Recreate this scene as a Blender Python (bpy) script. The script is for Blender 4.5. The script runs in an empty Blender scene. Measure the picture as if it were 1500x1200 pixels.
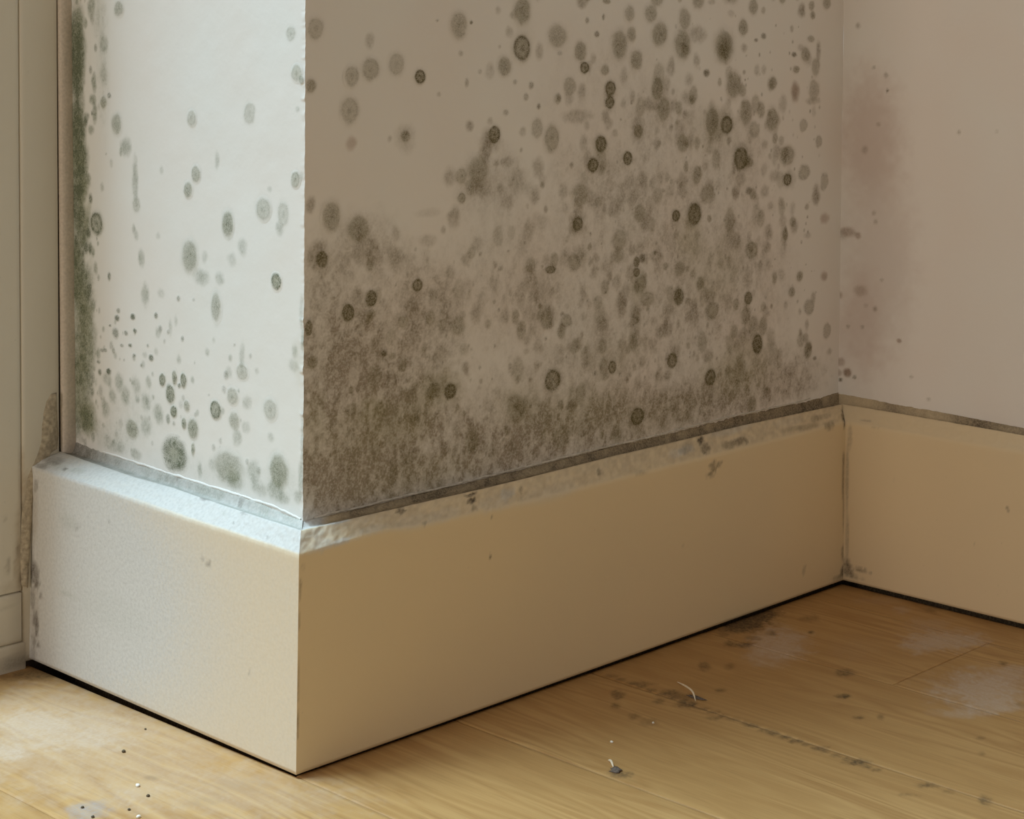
import bpy, math
import numpy as np

SC = bpy.context.scene
COL = SC.collection

# ------------------------------------------------------------------ camera, light, exposure
cam_data = bpy.data.cameras.new('camera')
cam = bpy.data.objects.new('camera', cam_data)
COL.objects.link(cam)
SC.camera = cam
YAW, ROLL = 0.760429, 0.0135365
cam_data.sensor_width = 36.0
cam_data.sensor_fit = 'HORIZONTAL'
cam_data.lens = 2666.145 / 1500 * 36
cam_data.shift_y = -(600 - 84.611) / 1500
cam_data.clip_start = 0.02
from mathutils import Matrix, Vector
_f = Vector((math.cos(YAW), math.sin(YAW), 0)); _r = Vector((math.sin(YAW), -math.cos(YAW), 0)); _u = Vector((0, 0, 1))
_r2 = _r * math.cos(ROLL) + _u * math.sin(ROLL); _u2 = _u * math.cos(ROLL) - _r * math.sin(ROLL)
cam.matrix_world = Matrix(((_r2.x, _u2.x, -_f.x, -0.747152), (_r2.y, _u2.y, -_f.y, -0.891484), (_r2.z, _u2.z, -_f.z, 0.457326), (0, 0, 0, 1)))

world = bpy.data.worlds.new('room_light')
SC.world = world
world.use_nodes = True
wb = world.node_tree.nodes['Background']
wb.inputs['Color'].default_value = (1.0, 0.87, 0.72, 1)
wb.inputs['Strength'].default_value = 0.12

# daylight behind the glazed door, left of the pillar
ld = bpy.data.lights.new('daylight', 'AREA')
ld.shape = 'RECTANGLE'
ld.size, ld.size_y = 2.2, 2.0
ld.energy = 395.0
ld.color = (0.655, 0.885, 1.0)
lamp = bpy.data.objects.new('daylight', ld)
COL.objects.link(lamp)
lamp.location = (-1.30, 1.60, 4.30)
lamp.rotation_euler = (Vector((0, 0, 0.1)) - lamp.location).to_track_quat('-Z', 'Y').to_euler()

# added fill lamp, far left: low warm light to brighten the right-hand wall
ld2 = bpy.data.lights.new('far_left_fill', 'AREA')
ld2.shape = 'RECTANGLE'
ld2.size, ld2.size_y = 0.8, 1.5
ld2.energy = 27.0
ld2.color = (1.0, 0.88, 0.76)
lamp2 = bpy.data.objects.new('far_left_fill', ld2)
COL.objects.link(lamp2)
lamp2.location = (-3.2, 0.03, 0.95)
lamp2.rotation_euler = (Vector((0.4, -0.2, 0.3)) - lamp2.location).to_track_quat('-Z', 'Y').to_euler()

# added fill lamp behind the camera, brightens the walls more than the floor
ld3 = bpy.data.lights.new('behind_camera_fill', 'AREA')
ld3.shape = 'RECTANGLE'
ld3.size, ld3.size_y = 3.0, 1.8
ld3.energy = 12.5
ld3.color = (1.0, 0.86, 0.70)
lamp3 = bpy.data.objects.new('behind_camera_fill', ld3)
COL.objects.link(lamp3)
lamp3.location = (-1.0, -3.6, 1.0)
lamp3.rotation_euler = (Vector((0.2, 0.0, 0.3)) - lamp3.location).to_track_quat('-Z', 'Y').to_euler()

SC.view_settings.view_transform = 'Standard'
SC.view_settings.look = 'None'
SC.view_settings.exposure = 0.0
SC.view_settings.gamma = 1.0
SC.view_settings.use_curve_mapping = False

# ------------------------------------------------------------------ survey tables (millimetres along the wall, height; radii; kind; strength)
SPOT_BACK = '26.3 474.6 7.0 7.6 r 0.45;22.9 437.1 4.6 4.9 d 0.6;58.2 443.4 6.7 7.3 r 0.5;75.2 448.5 8.0 7.8 r 0.55;98.9 451.9 7.6 7.9 r 0.45;120.9 443.5 5.2 5.2 r 0.9;56.8 420.7 7.8 9.5 r 0.5;59.1 398.3 5.4 5.5 p 0.5;108.2 400.9 10.3 11.2 s 0.25;108.1 402.3 4.5 4.2 d 0.65;158.1 479.8 8.8 9.6 d 0.5;223.3 492.2 8.8 10.0 d 0.65;214.0 488.5 4.3 4.0 s 0.4;223.1 464.7 9.5 10.0 r 0.75;205.3 451.1 7.2 7.4 d 0.6;261.7 473.9 10.6 9.2 d 0.5;288.1 463.0 7.0 7.8 d 0.6;293.1 450.6 5.5 4.7 r 0.85;242.3 462.5 5.2 7.1 s 0.4;209.9 476.0 4.3 4.5 s 0.35;198.1 491.5 3.6 3.5 s 0.35;317.0 448.6 4.8 4.2 d 0.5;195.6 401.8 6.4 6.9 r 0.85;192.9 397.9 12.7 9.8 s 0.4;257.1 397.5 8.3 10.2 r 0.65;313.3 392.0 7.2 6.8 d 0.9;304.1 376.0 6.4 5.7 r 0.95;285.2 413.9 18.7 6.2 s 0.4;179.3 377.3 10.4 10.7 d 0.5;162.2 373.1 6.1 5.8 r 0.5;163.2 357.5 4.1 3.9 r 0.7;184.4 363.9 11.2 7.8 s 0.5;211.0 381.1 5.8 5.0 s 0.45;220.7 367.3 11.6 11.0 s 0.35;242.6 376.6 7.4 9.1 s 0.45;239.3 354.0 5.9 6.1 s 0.45;210.9 352.8 7.2 7.0 s 0.4;290.3 354.2 9.4 9.3 d 0.5;270.1 357.7 6.1 7.2 s 0.4;287.6 334.7 10.1 11.4 s 0.5;287.7 332.1 6.2 5.7 r 0.8;42.0 351.0 8.3 9.9 d 0.6;24.2 359.5 4.6 6.7 s 0.5;66.1 341.5 9.8 9.1 d 0.6;71.3 327.4 12.3 11.9 s 0.55;100.7 319.4 10.2 9.3 s 0.55;34.2 323.2 5.3 5.8 d 0.8;30.6 325.7 10.5 11.6 s 0.45;155.9 344.4 7.4 8.7 s 0.5;130.2 329.6 9.2 5.2 s 0.3;130.5 348.6 14.5 3.8 s 0.15;233.1 329.2 7.4 10.1 s 0.45;169.7 408.2 4.1 4.4 s 0.4;262.6 427.0 3.8 4.1 d 0.45;276.4 426.9 6.2 6.2 s 0.3;121.0 299.1 5.2 4.7 r 0.85;78.1 293.8 5.6 6.0 d 0.85;57.4 286.0 6.0 6.4 d 0.9;23.9 278.9 3.5 5.3 d 0.75;27.8 256.6 4.7 4.5 d 0.5;154.2 221.8 6.1 5.8 d 0.95;90.6 255.2 3.1 2.8 k 0.8;78.2 283.2 4.3 3.7 r 0.45;107.9 275.8 5.1 4.7 r 0.45;133.9 275.7 4.6 5.7 r 0.45;261.5 216.7 9.1 8.7 r 0.75;222.5 201.4 10.2 10.0 r 0.5;329.8 218.6 4.9 5.3 r 0.75;272.3 172.8 10.0 9.2 r 0.4;253.8 263.4 6.8 9.1 o 0.6;275.9 259.7 6.9 5.1 o 0.55;320.2 252.9 5.6 7.4 s 0.35;318.1 236.3 5.6 6.3 o 0.5;138.2 224.3 9.3 5.7 o 0.6;100.3 171.5 5.1 10.3 s 0.6;109.7 177.1 6.4 2.3 s 0.5;96.4 214.0 8.8 10.2 s 0.5;257.6 299.7 6.0 3.1 d 0.75;252.9 307.6 4.5 5.1 s 0.4;262.0 307.0 4.6 5.1 o 0.5;283.6 302.9 7.8 7.7 o 0.5;147.2 272.0 8.7 11.5 s 0.4;153.3 305.1 5.4 6.7 s 0.4;345.5 493.0 6.6 6.4 d 0.45;371.5 493.7 7.7 7.0 d 0.5;317.5 501.7 4.8 2.1 d 0.6;383.0 477.7 9.5 9.8 d 0.65;333.6 468.8 9.8 11.7 d 0.6;348.3 477.1 5.8 6.4 d 0.5;354.6 456.8 7.5 8.0 d 0.6;415.1 490.5 8.0 8.8 d 0.5;412.9 470.0 10.7 12.1 d 0.65;415.7 466.2 7.1 6.6 s 0.5;432.4 478.6 12.7 8.4 s 0.45;468.5 469.1 13.1 13.6 d 0.6;468.6 468.0 9.4 10.2 d 0.5;507.9 503.1 6.8 6.9 d 0.55;493.8 485.5 6.7 6.9 d 0.6;482.5 436.8 10.4 11.4 d 0.65;450.1 505.4 5.5 2.8 s 0.4;445.0 446.9 4.6 3.4 k 0.7;523.1 478.6 3.9 2.9 k 0.6;512.4 474.9 2.9 1.7 k 0.6;496.1 468.4 4.8 4.0 s 0.45;477.3 496.6 5.7 3.4 s 0.25;323.7 434.4 6.5 6.3 r 0.8;323.1 423.9 5.7 5.3 r 0.8;323.0 429.2 8.9 12.6 s 0.4;381.3 434.3 7.7 9.8 d 0.7;389.5 417.9 8.7 9.8 d 0.6;379.1 420.7 6.0 5.4 s 0.5;357.4 402.1 10.1 11.8 s 0.5;358.3 401.1 5.9 5.4 r 0.7;345.4 380.0 5.8 5.9 r 0.95;318.5 413.4 4.8 6.3 s 0.5;330.1 400.0 4.1 3.7 s 0.45;414.6 390.0 8.0 7.7 d 0.6;410.0 401.1 7.1 9.9 s 0.35;453.2 407.0 9.2 12.4 d 0.7;472.8 403.9 8.5 7.9 r 0.8;469.0 405.7 16.9 15.9 s 0.35;452.6 393.0 6.5 6.7 s 0.4;500.2 413.8 8.7 11.5 d 0.6;512.2 399.2 7.8 6.9 o 0.5;537.7 407.4 9.0 10.5 d 0.65;538.0 438.5 6.0 5.9 d 0.65;570.6 430.7 7.2 8.9 q 0.7;599.8 432.4 8.5 9.6 d 0.4;598.0 422.8 13.7 3.6 s 0.35;572.2 450.3 5.2 3.6 d 0.6;586.5 463.6 7.3 6.6 d 0.55;606.5 466.8 4.3 10.9 s 0.55;594.5 477.5 5.3 3.0 d 0.45;568.8 463.4 4.1 2.4 k 0.7;579.0 469.5 5.2 3.6 s 0.35;596.2 498.5 4.2 3.6 d 0.55;618.3 509.5 6.5 5.5 d 0.5;565.2 485.9 3.1 3.6 s 0.45;583.8 401.4 6.3 6.0 o 0.5;608.4 387.0 5.3 5.4 o 0.55;542.1 391.0 4.0 4.7 d 0.5;527.2 386.0 5.0 4.7 s 0.35;493.4 375.4 10.5 10.3 r 0.8;504.1 371.7 6.8 4.6 r 0.6;496.2 377.6 16.3 14.9 s 0.4;493.8 358.2 7.7 8.0 s 0.45;505.6 347.4 4.8 3.5 k 0.6;528.2 346.4 6.9 5.8 s 0.4;560.6 375.7 11.2 8.9 d 0.6;545.4 379.7 8.1 7.0 s 0.4;561.1 355.0 6.1 5.3 r 0.85;563.2 355.5 12.3 9.5 s 0.35;585.8 360.0 9.4 7.2 o 0.6;542.8 358.7 9.0 5.9 s 0.4;617.8 351.6 6.4 8.5 o 0.5;605.3 337.0 7.4 7.2 s 0.4;591.7 329.8 4.2 3.6 s 0.45;434.0 363.9 6.3 7.8 d 0.6;415.5 351.3 7.1 6.6 s 0.45;431.1 331.7 9.0 10.0 d 0.85;407.1 331.9 5.3 4.9 r 0.9;336.8 316.6 9.0 9.0 r 0.5;365.5 300.2 4.2 3.8 k 0.7;384.2 301.1 7.8 6.5 s 0.45;449.0 347.1 11.0 8.4 o 0.4;482.3 317.0 9.5 10.3 s 0.5;485.4 305.4 8.6 8.0 s 0.45;510.6 296.9 8.8 8.1 r 0.65;534.9 311.0 8.0 7.6 s 0.5;559.2 307.8 4.1 5.3 d 0.65;570.2 317.8 5.1 4.8 d 0.5;619.6 318.1 7.5 6.1 p 0.55;593.4 304.5 6.3 3.6 s 0.3;334.6 344.3 8.2 8.0 s 0.4;369.8 332.8 7.6 5.4 s 0.4;351.0 348.8 8.3 6.4 s 0.4;357.9 298.1 4.2 4.3 d 0.8;358.1 290.0 4.2 3.8 d 0.8;363.4 279.4 7.6 7.5 o 0.6;372.1 267.9 9.4 5.9 r 0.45;340.3 265.8 7.4 10.6 s 0.55;316.9 255.8 6.4 8.4 s 0.4;358.3 241.1 8.4 12.9 s 0.45;412.0 266.0 7.1 7.2 d 0.75;412.4 288.6 7.1 6.6 d 0.55;399.9 256.1 7.9 7.7 s 0.4;456.7 250.9 9.2 7.9 o 0.65;451.8 264.3 11.0 7.9 s 0.5;440.5 274.8 5.5 5.6 d 0.65;425.5 261.6 5.4 3.9 s 0.4;506.7 256.8 5.8 5.8 d 0.8;504.1 243.7 5.8 9.2 s 0.4;597.0 241.1 8.4 7.2 o 0.6;581.7 269.4 5.2 4.8 d 0.65;569.6 256.7 5.1 4.8 d 0.6;619.8 266.4 5.4 4.9 q 0.5;389.0 238.6 6.9 4.4 s 0.45;404.3 215.6 7.0 6.6 r 0.85;399.3 204.1 7.9 5.5 s 0.45;455.1 195.9 7.4 7.3 r 0.85;452.0 213.7 9.2 6.2 s 0.55;487.1 230.4 5.7 6.3 d 0.5;520.3 216.7 7.9 8.7 d 0.95;595.8 203.4 6.3 7.8 d 0.7;606.5 195.0 3.2 1.8 k 0.6;625.3 217.3 6.5 7.3 o 0.55;630.1 198.5 5.4 3.7 s 0.35;361.3 176.3 8.4 7.5 r 0.95;455.6 176.2 6.5 5.1 s 0.5;406.0 177.5 4.4 4.9 s 0.35;485.4 179.8 6.6 3.4 s 0.5;412.9 186.0 4.4 2.8 s 0.4;136.6 482.6 1.3 1.0 k 0.5;170.4 482.0 1.4 1.5 k 0.8;180.0 447.1 2.1 2.0 k 0.3;167.1 438.8 2.1 3.4 k 0.4;139.6 431.2 2.0 1.9 k 0.3;216.4 439.7 2.2 2.0 k 0.4;233.9 437.2 3.0 3.0 k 0.5;228.2 428.7 2.9 3.0 k 0.4;242.4 421.5 2.2 2.5 k 0.6;207.4 417.4 2.9 2.5 k 0.4;191.2 411.7 3.5 2.9 s 0.3;171.8 408.2 3.4 3.9 s 0.4;303.2 458.0 4.0 4.7 s 0.4;314.5 489.6 1.6 2.6 k 0.6;295.5 486.5 2.4 2.6 k 0.5;306.8 476.3 3.2 2.6 k 0.6;265.0 461.2 3.1 2.0 k 0.3;160.5 460.0 2.7 2.4 k 0.3'
FILM_BACK = '334.1 169.4 229.0 29.1 s 0.45;197.5 158.8 155.6 19.7 s 0.35;415.7 340.3 142.3 71.8 s 0.16;328.7 429.1 97.9 58.1 s 0.12;65.7 197.5 91.3 68.6 s 0.75;52.5 258.4 56.9 54.4 s 0.7;96.0 235.0 75.7 60.5 s 0.55;142.2 186.5 93.1 43.0 s 0.5;38.5 313.9 29.5 29.2 s 0.5;75.6 329.4 37.0 27.6 s 0.3;225.8 179.4 145.9 30.0 s 0.5;375.7 179.8 213.3 27.1 s 0.55;512.2 185.1 107.1 34.7 s 0.5;293.2 211.4 156.8 31.1 s 0.35;127.1 288.2 39.3 28.4 s 0.5;140.6 267.9 26.6 28.6 s 0.3;253.7 266.9 112.9 45.7 s 0.25;223.3 309.8 102.0 45.0 s 0.22;372.5 326.2 102.2 54.0 s 0.26;444.3 271.7 91.4 67.2 s 0.26;382.7 249.5 103.2 38.0 s 0.3;510.5 260.5 68.1 75.1 s 0.25;313.8 366.3 72.2 31.5 s 0.28;193.5 366.0 42.3 29.5 s 0.3;396.7 406.9 61.1 32.8 s 0.25;488.6 376.7 66.8 40.0 s 0.22;572.4 177.9 51.5 23.8 s 0.35;107.2 313.3 32.0 18.7 s 0.3;36.2 174.8 76.3 26.9 s 0.55;90.9 170.7 37.6 27.8 s 0.3;183.4 165.9 139.2 19.6 s 0.35'
OLIVE_BACK = '425.3 312.1 19.7 25.0 s 0.6;462.5 281.5 41.9 33.9 s 0.4;497.4 198.4 57.6 28.7 s 0.65;293.7 190.6 70.6 23.4 s 0.4;141.5 224.8 29.9 15.3 s 0.7;80.7 218.4 17.3 10.1 s 0.7;109.2 205.3 38.4 18.8 s 0.5;384.4 173.3 77.4 21.7 s 0.3;360.9 278.5 11.8 13.4 s 0.5;332.9 227.8 49.0 18.5 s 0.3;29.7 216.1 11.7 26.8 s 0.4;65.6 202.1 36.5 22.9 s 0.3;225.4 204.5 29.2 20.0 s 0.4;468.6 466.9 13.1 13.6 s 0.3;313.4 387.3 9.6 10.5 s 0.3;453.3 400.3 36.9 22.5 s 0.3;223.6 479.7 14.6 30.0 s 0.25;116.4 166.7 77.4 18.8 s 0.3'
SPOT_LEFT = '302.2 476.0 11.1 20.8 h 0.6;301.6 457.8 13.0 23.4 h 0.85;302.9 439.7 12.1 18.7 h 0.75;301.3 418.9 10.2 15.6 h 0.5;301.7 398.1 12.1 20.8 h 0.85;300.1 377.4 13.9 15.6 h 0.8;299.4 359.2 13.0 15.6 h 0.7;304.7 340.7 11.2 20.8 h 0.7;298.1 322.9 13.9 20.8 h 0.55;304.7 288.5 12.1 26.1 h 0.65;295.0 273.8 14.8 25.9 h 0.5;294.6 237.5 16.6 31.1 h 0.5;300.2 205.5 16.7 23.4 h 0.5;293.6 179.3 16.6 14.5 h 0.6;315.9 176.9 11.3 23.6 h 0.45;276.4 328.7 9.1 8.7 r 0.75;281.6 491.4 5.5 10.3 s 0.7;264.9 463.2 7.2 7.6 s 0.6;244.1 489.5 6.1 6.0 d 0.5;278.7 434.9 3.6 9.2 s 0.8;280.8 421.5 5.5 4.6 s 0.8;278.1 411.8 3.6 10.3 s 0.8;283.1 398.8 4.6 4.1 s 0.6;265.5 419.9 4.5 4.6 d 0.6;265.3 440.3 5.4 10.2 s 0.4;247.9 404.2 7.0 8.1 d 0.55;257.9 425.2 2.7 2.5 k 0.6;236.0 388.0 7.8 8.0 s 0.6;223.5 363.6 4.3 19.9 s 0.5;221.8 346.3 5.1 6.0 r 0.4;225.6 328.5 2.6 4.0 s 0.5;222.0 323.8 3.4 4.0 s 0.4;215.8 307.9 5.1 8.0 s 0.6;150.7 412.0 5.6 5.7 r 0.45;83.1 417.4 6.6 7.4 r 0.4;145.8 372.9 5.5 6.2 r 0.65;155.0 361.4 5.6 5.8 d 0.6;120.3 383.8 3.1 6.6 s 0.4;188.5 373.5 3.3 3.4 s 0.25;107.3 340.9 6.8 9.3 d 0.7;66.7 354.0 8.0 7.8 r 0.5;44.8 352.4 6.4 8.1 r 0.4;48.5 342.2 5.0 5.4 s 0.4;153.5 314.9 9.6 11.5 d 0.6;139.2 301.8 11.0 6.7 s 0.45;117.0 302.5 6.1 5.6 s 0.4;102.5 317.0 6.0 5.6 s 0.3;89.8 326.5 5.9 6.5 s 0.35;52.0 306.6 5.7 5.9 o 1;121.0 282.3 6.2 10.4 d 0.5;210.6 281.5 5.9 9.9 s 0.5;37.6 471.3 4.9 4.9 r 0.4;30.8 445.4 5.6 5.8 r 0.45;25.7 441.1 2.8 3.1 d 0.5;29.9 421.8 2.8 2.7 s 0.3;31.7 375.7 4.9 5.4 r 0.6;25.2 378.3 2.8 3.6 s 0.3;167.2 283.6 2.4 2.4 k 0.5;196.3 268.2 2.5 2.5 k 0.7;59.9 367.7 2.9 2.3 s 0.3;135.0 316.5 4.7 4.8 s 0.3;193.2 326.1 3.3 2.9 s 0.25;246.7 266.1 2.6 2.0 k 0.6;248.7 260.3 3.5 2.5 k 0.8;227.2 263.8 3.4 2.5 k 0.9;250.7 248.9 4.4 4.1 k 0.6;236.6 250.6 2.6 2.0 k 0.6;224.5 253.6 2.6 2.0 k 0.8;258.3 253.6 1.8 1.0 k 0.7;231.1 242.2 2.6 1.5 k 0.8;270.1 233.8 3.6 1.5 k 0.5;265.3 234.4 2.7 1.5 k 0.6;242.3 240.8 2.6 1.5 k 0.5;225.6 235.4 2.6 1.5 k 0.5;215.5 229.7 1.7 1.5 k 0.5;207.2 245.2 1.7 1.5 k 0.5;202.8 236.8 3.4 2.5 k 0.8;275.1 224.4 2.7 1.5 k 0.6;260.7 219.1 3.6 2.5 k 1;273.3 216.9 2.7 2.6 k 0.7;193.7 256.2 4.2 4.4 s 0.4;210.9 237.8 4.2 2.5 s 0.3;177.8 261.5 2.5 7.3 s 0.35;170.8 267.2 2.4 4.8 s 0.3;190.0 284.7 5.0 3.9 s 0.3;148.5 284.6 1.6 1.4 k 0.3;188.5 222.9 4.1 4.9 d 0.75;172.7 226.6 3.3 5.3 d 0.7;161.4 226.2 4.0 5.3 d 0.75;166.6 221.6 2.4 1.9 k 0.7;178.0 214.1 5.7 6.8 d 0.75;206.5 218.5 4.2 5.4 s 0.5;223.0 213.7 6.9 7.5 s 0.45;246.4 212.9 7.0 7.6 s 0.6;265.9 189.7 7.2 7.2 s 0.5;237.1 204.1 7.0 7.6 s 0.5;209.4 203.2 7.6 6.9 s 0.5;193.2 197.2 7.5 8.4 s 0.6;173.7 202.1 4.1 4.4 d 0.8;180.7 195.6 2.5 3.9 s 0.6;157.2 208.4 4.0 4.3 d 0.55;144.4 205.5 2.4 2.9 s 0.4;228.9 181.2 8.6 7.0 d 0.65;209.5 185.7 7.6 7.9 s 0.45;160.6 195.8 3.2 4.3 d 0.7;149.5 193.7 6.4 7.2 d 0.7;149.5 179.3 2.4 4.8 d 0.6;262.7 213.2 7.1 5.1 s 0.5;256.1 201.4 6.2 6.1 s 0.5;121.8 211.3 6.9 6.6 r 0.75;101.5 223.7 6.8 6.1 r 0.55;84.7 221.5 5.9 5.5 s 0.4;99.8 207.6 6.0 6.1 d 0.5;96.6 196.5 6.0 7.4 s 0.5;86.2 205.1 5.2 4.6 s 0.3;58.3 220.8 7.2 7.3 r 0.45;57.4 201.9 4.3 3.6 s 0.3;90.3 241.6 6.7 5.6 r 0.45;90.4 253.2 3.7 9.3 s 0.35;106.3 239.4 4.5 4.7 s 0.35;172.0 172.1 16.3 12.6 R 0.9;141.1 165.4 3.2 6.2 s 0.5;106.2 173.8 16.7 11.2 d 0.55;98.1 165.9 11.3 7.0 s 0.5;76.7 175.7 8.8 9.2 s 0.5;48.9 181.5 10.0 10.9 d 0.65;51.1 168.8 10.0 8.2 s 0.6;42.7 164.5 7.1 4.5 s 0.5;27.8 168.2 4.9 5.4 s 0.5;223.5 163.5 7.7 4.5 s 0.5;251.8 163.8 13.3 5.1 s 0.4;22.8 270.7 2.8 8.9 s 0.5;24.4 288.3 2.8 13.4 s 0.3;33.0 253.8 6.3 4.5 s 0.3;31.6 262.9 3.5 4.5 s 0.4;23.0 203.8 2.1 26.7 s 0.35;24.2 181.3 3.5 13.4 s 0.4;70.4 166.3 10.2 5.5 s 0.4;126.8 172.6 4.7 5.7 s 0.3'
FILM_LEFT = '302.2 476.0 11.1 20.8 s 0.7;301.6 457.8 12.1 26.0 s 0.9;302.9 437.1 11.1 20.8 s 0.8;301.7 398.1 12.1 20.8 s 0.9;301.0 377.3 13.0 15.6 s 0.85;299.4 359.2 13.0 15.6 s 0.75;304.7 340.7 11.2 20.8 s 0.75;298.1 322.9 13.9 20.8 s 0.6;304.7 288.5 12.1 26.1 s 0.7;294.0 273.9 16.6 31.1 s 0.5;294.6 237.5 18.4 31.1 s 0.55;300.2 205.5 16.7 23.4 s 0.6;292.6 179.5 16.6 14.5 s 0.7;315.9 176.9 13.2 23.6 s 0.6;232.5 194.7 60.7 25.1 s 0.14;135.1 166.4 93.9 11.9 s 0.12;267.1 445.3 10.8 56.1 s 0.2;271.2 486.1 12.6 20.4 s 0.25;261.3 169.9 35.7 12.8 s 0.3;47.4 175.0 28.4 13.6 s 0.15;308.0 324.8 7.5 172.2 s 0.5'
OLIVE_LEFT = '292.8 341.5 11.0 31.1 s 0.6;294.4 247.9 12.9 41.5 s 0.7;292.6 179.5 14.7 15.6 s 0.9;305.2 204.8 14.9 31.3 s 0.5;52.0 306.6 5.7 5.9 s 0.9;27.1 256.8 8.3 17.8 s 0.4;300.9 382.5 13.0 31.2 s 0.3;102.2 172.2 10.6 6.5 s 0.4;172.0 172.1 6.5 4.9 s 0.4;30.8 445.4 5.6 5.4 s 0.4;48.9 181.5 8.5 9.9 s 0.3;306.7 288.3 9.3 31.3 s 0.4'
SPOT_RIGHT = '-12.4 324.0 2.8 2.4 s 0.4;-14.6 316.2 2.8 2.4 s 0.4;-2.3 379.8 4.3 4.3 s 0.4;-16.1 402.8 2.8 2.4 s 0.4;-10.4 453.0 2.1 1.8 k 0.4;-23.1 446.5 2.8 3.0 s 0.55;-24.7 432.7 1.4 1.8 k 0.8;6.5 490.6 2.9 3.1 s 0.5;-96.0 398.6 2.0 2.3 s 0.45;14.3 305.0 10.1 4.9 q 0.5;20.1 302.1 7.2 5.5 s 0.3;3.6 302.7 3.6 3.7 q 0.5;0.6 253.6 8.5 5.5 q 0.4;21.4 247.9 2.9 3.7 q 0.4;-15.1 238.8 2.8 3.0 s 0.5;-2.0 221.6 2.1 1.8 k 0.4;13.0 220.6 2.2 1.8 k 0.4;-39.8 213.9 2.8 2.4 q 0.6;-5.2 240.8 2.8 2.4 s 0.3;-21.7 265.5 2.1 1.8 k 0.3;19.7 187.9 5.1 4.3 q 0.45;13.1 178.9 5.0 4.3 q 0.9;20.2 171.9 2.2 1.8 k 0.8;5.1 175.7 2.1 1.8 k 0.7;22.4 178.3 4.4 3.7 q 0.45;-52.6 183.8 2.0 1.8 k 0.3;-131.3 400.5 1.9 1.7 k 0.15;-69.7 166.6 2.0 1.8 k 0.3'
PINK_RIGHT = '-7.8 391.6 38.8 66.8 s 0.42;-20.0 283.4 41.9 96.6 s 0.26;0.1 220.8 28.5 54.8 s 0.3'
SKIRT_BACK = '24.5 156.7 10.4 1.8 C 1;32.1 155.3 12.8 1.8 C 0.9;15.0 150.3 8.0 5.3 C 0.5;36.1 141.1 10.5 2.7 C 0.7;19.2 142.1 11.5 5.3 C 0.5;61.2 143.5 18.1 4.5 C 0.35;98.4 143.7 25.3 6.5 C 0.3;130.8 144.2 19.7 5.6 C 0.3;191.2 148.4 8.4 4.9 C 0.6;178.0 144.3 20.8 6.8 C 0.3;233.7 142.2 44.2 7.0 C 0.25;399.0 148.5 12.3 3.8 C 0.5;385.3 147.8 12.1 4.3 C 0.4;458.0 154.7 37.1 4.5 C 0.4;541.7 151.2 30.1 4.7 C 0.2;87.8 152.5 5.0 2.8 D 0.8;88.5 157.8 7.5 2.8 D 0.6;154.6 153.6 6.7 1.4 D 1;156.1 149.5 4.7 2.4 D 1;157.6 144.4 4.1 2.4 D 0.4;205.4 148.5 2.1 3.9 D 0.5;109.8 141.5 2.6 1.9 D 0.4;175.4 134.6 1.4 1.4 D 0.8;293.0 147.5 3.1 3.1 D 0.6;341.4 140.1 8.3 2.1 D 0.25;419.4 152.0 6.2 3.3 D 1;423.2 145.7 7.2 3.8 D 0.7;432.2 131.5 6.3 5.5 D 0.6;427.9 125.0 6.3 2.2 D 0.7;440.4 131.4 4.6 2.2 D 0.6;467.0 145.4 11.2 2.8 D 0.6;454.0 144.4 9.2 3.3 D 0.45;477.8 144.9 4.7 2.8 D 0.6;399.8 149.6 10.5 4.4 D 0.3;599.2 140.8 9.5 4.2 D 0.5;591.0 148.9 14.7 2.4 D 0.3;565.7 144.0 18.5 2.9 D 0.3;580.2 148.6 9.4 3.0 D 0.3;623.6 143.9 4.3 8.5 D 0.9;624.2 137.2 5.4 3.6 D 0.8;546.3 145.1 20.2 2.3 D 0.3;174.5 107.3 1.4 1.9 D 0.7;621.1 90.7 2.2 24.1 D 0.5;621.7 108.7 3.2 7.2 D 0.4;622.9 60.3 2.2 18.1 D 0.4;622.7 24.1 3.2 8.4 D 0.5;624.1 8.8 5.4 6.0 D 0.8;617.8 4.0 12.9 2.4 D 0.5;562.8 20.7 3.1 4.7 D 0.3;393.6 72.5 2.6 1.6 D 0.15;105.4 51.0 1.0 0.7 D 0.5;1.5 119.1 1.1 8.7 D 0.5;0.7 97.6 1.1 8.7 D 0.4;0.8 58.5 1.1 17.3 D 0.35;0.7 32.5 1.1 10.8 D 0.5;4.1 131.6 2.3 2.6 D 0.2'
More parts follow.
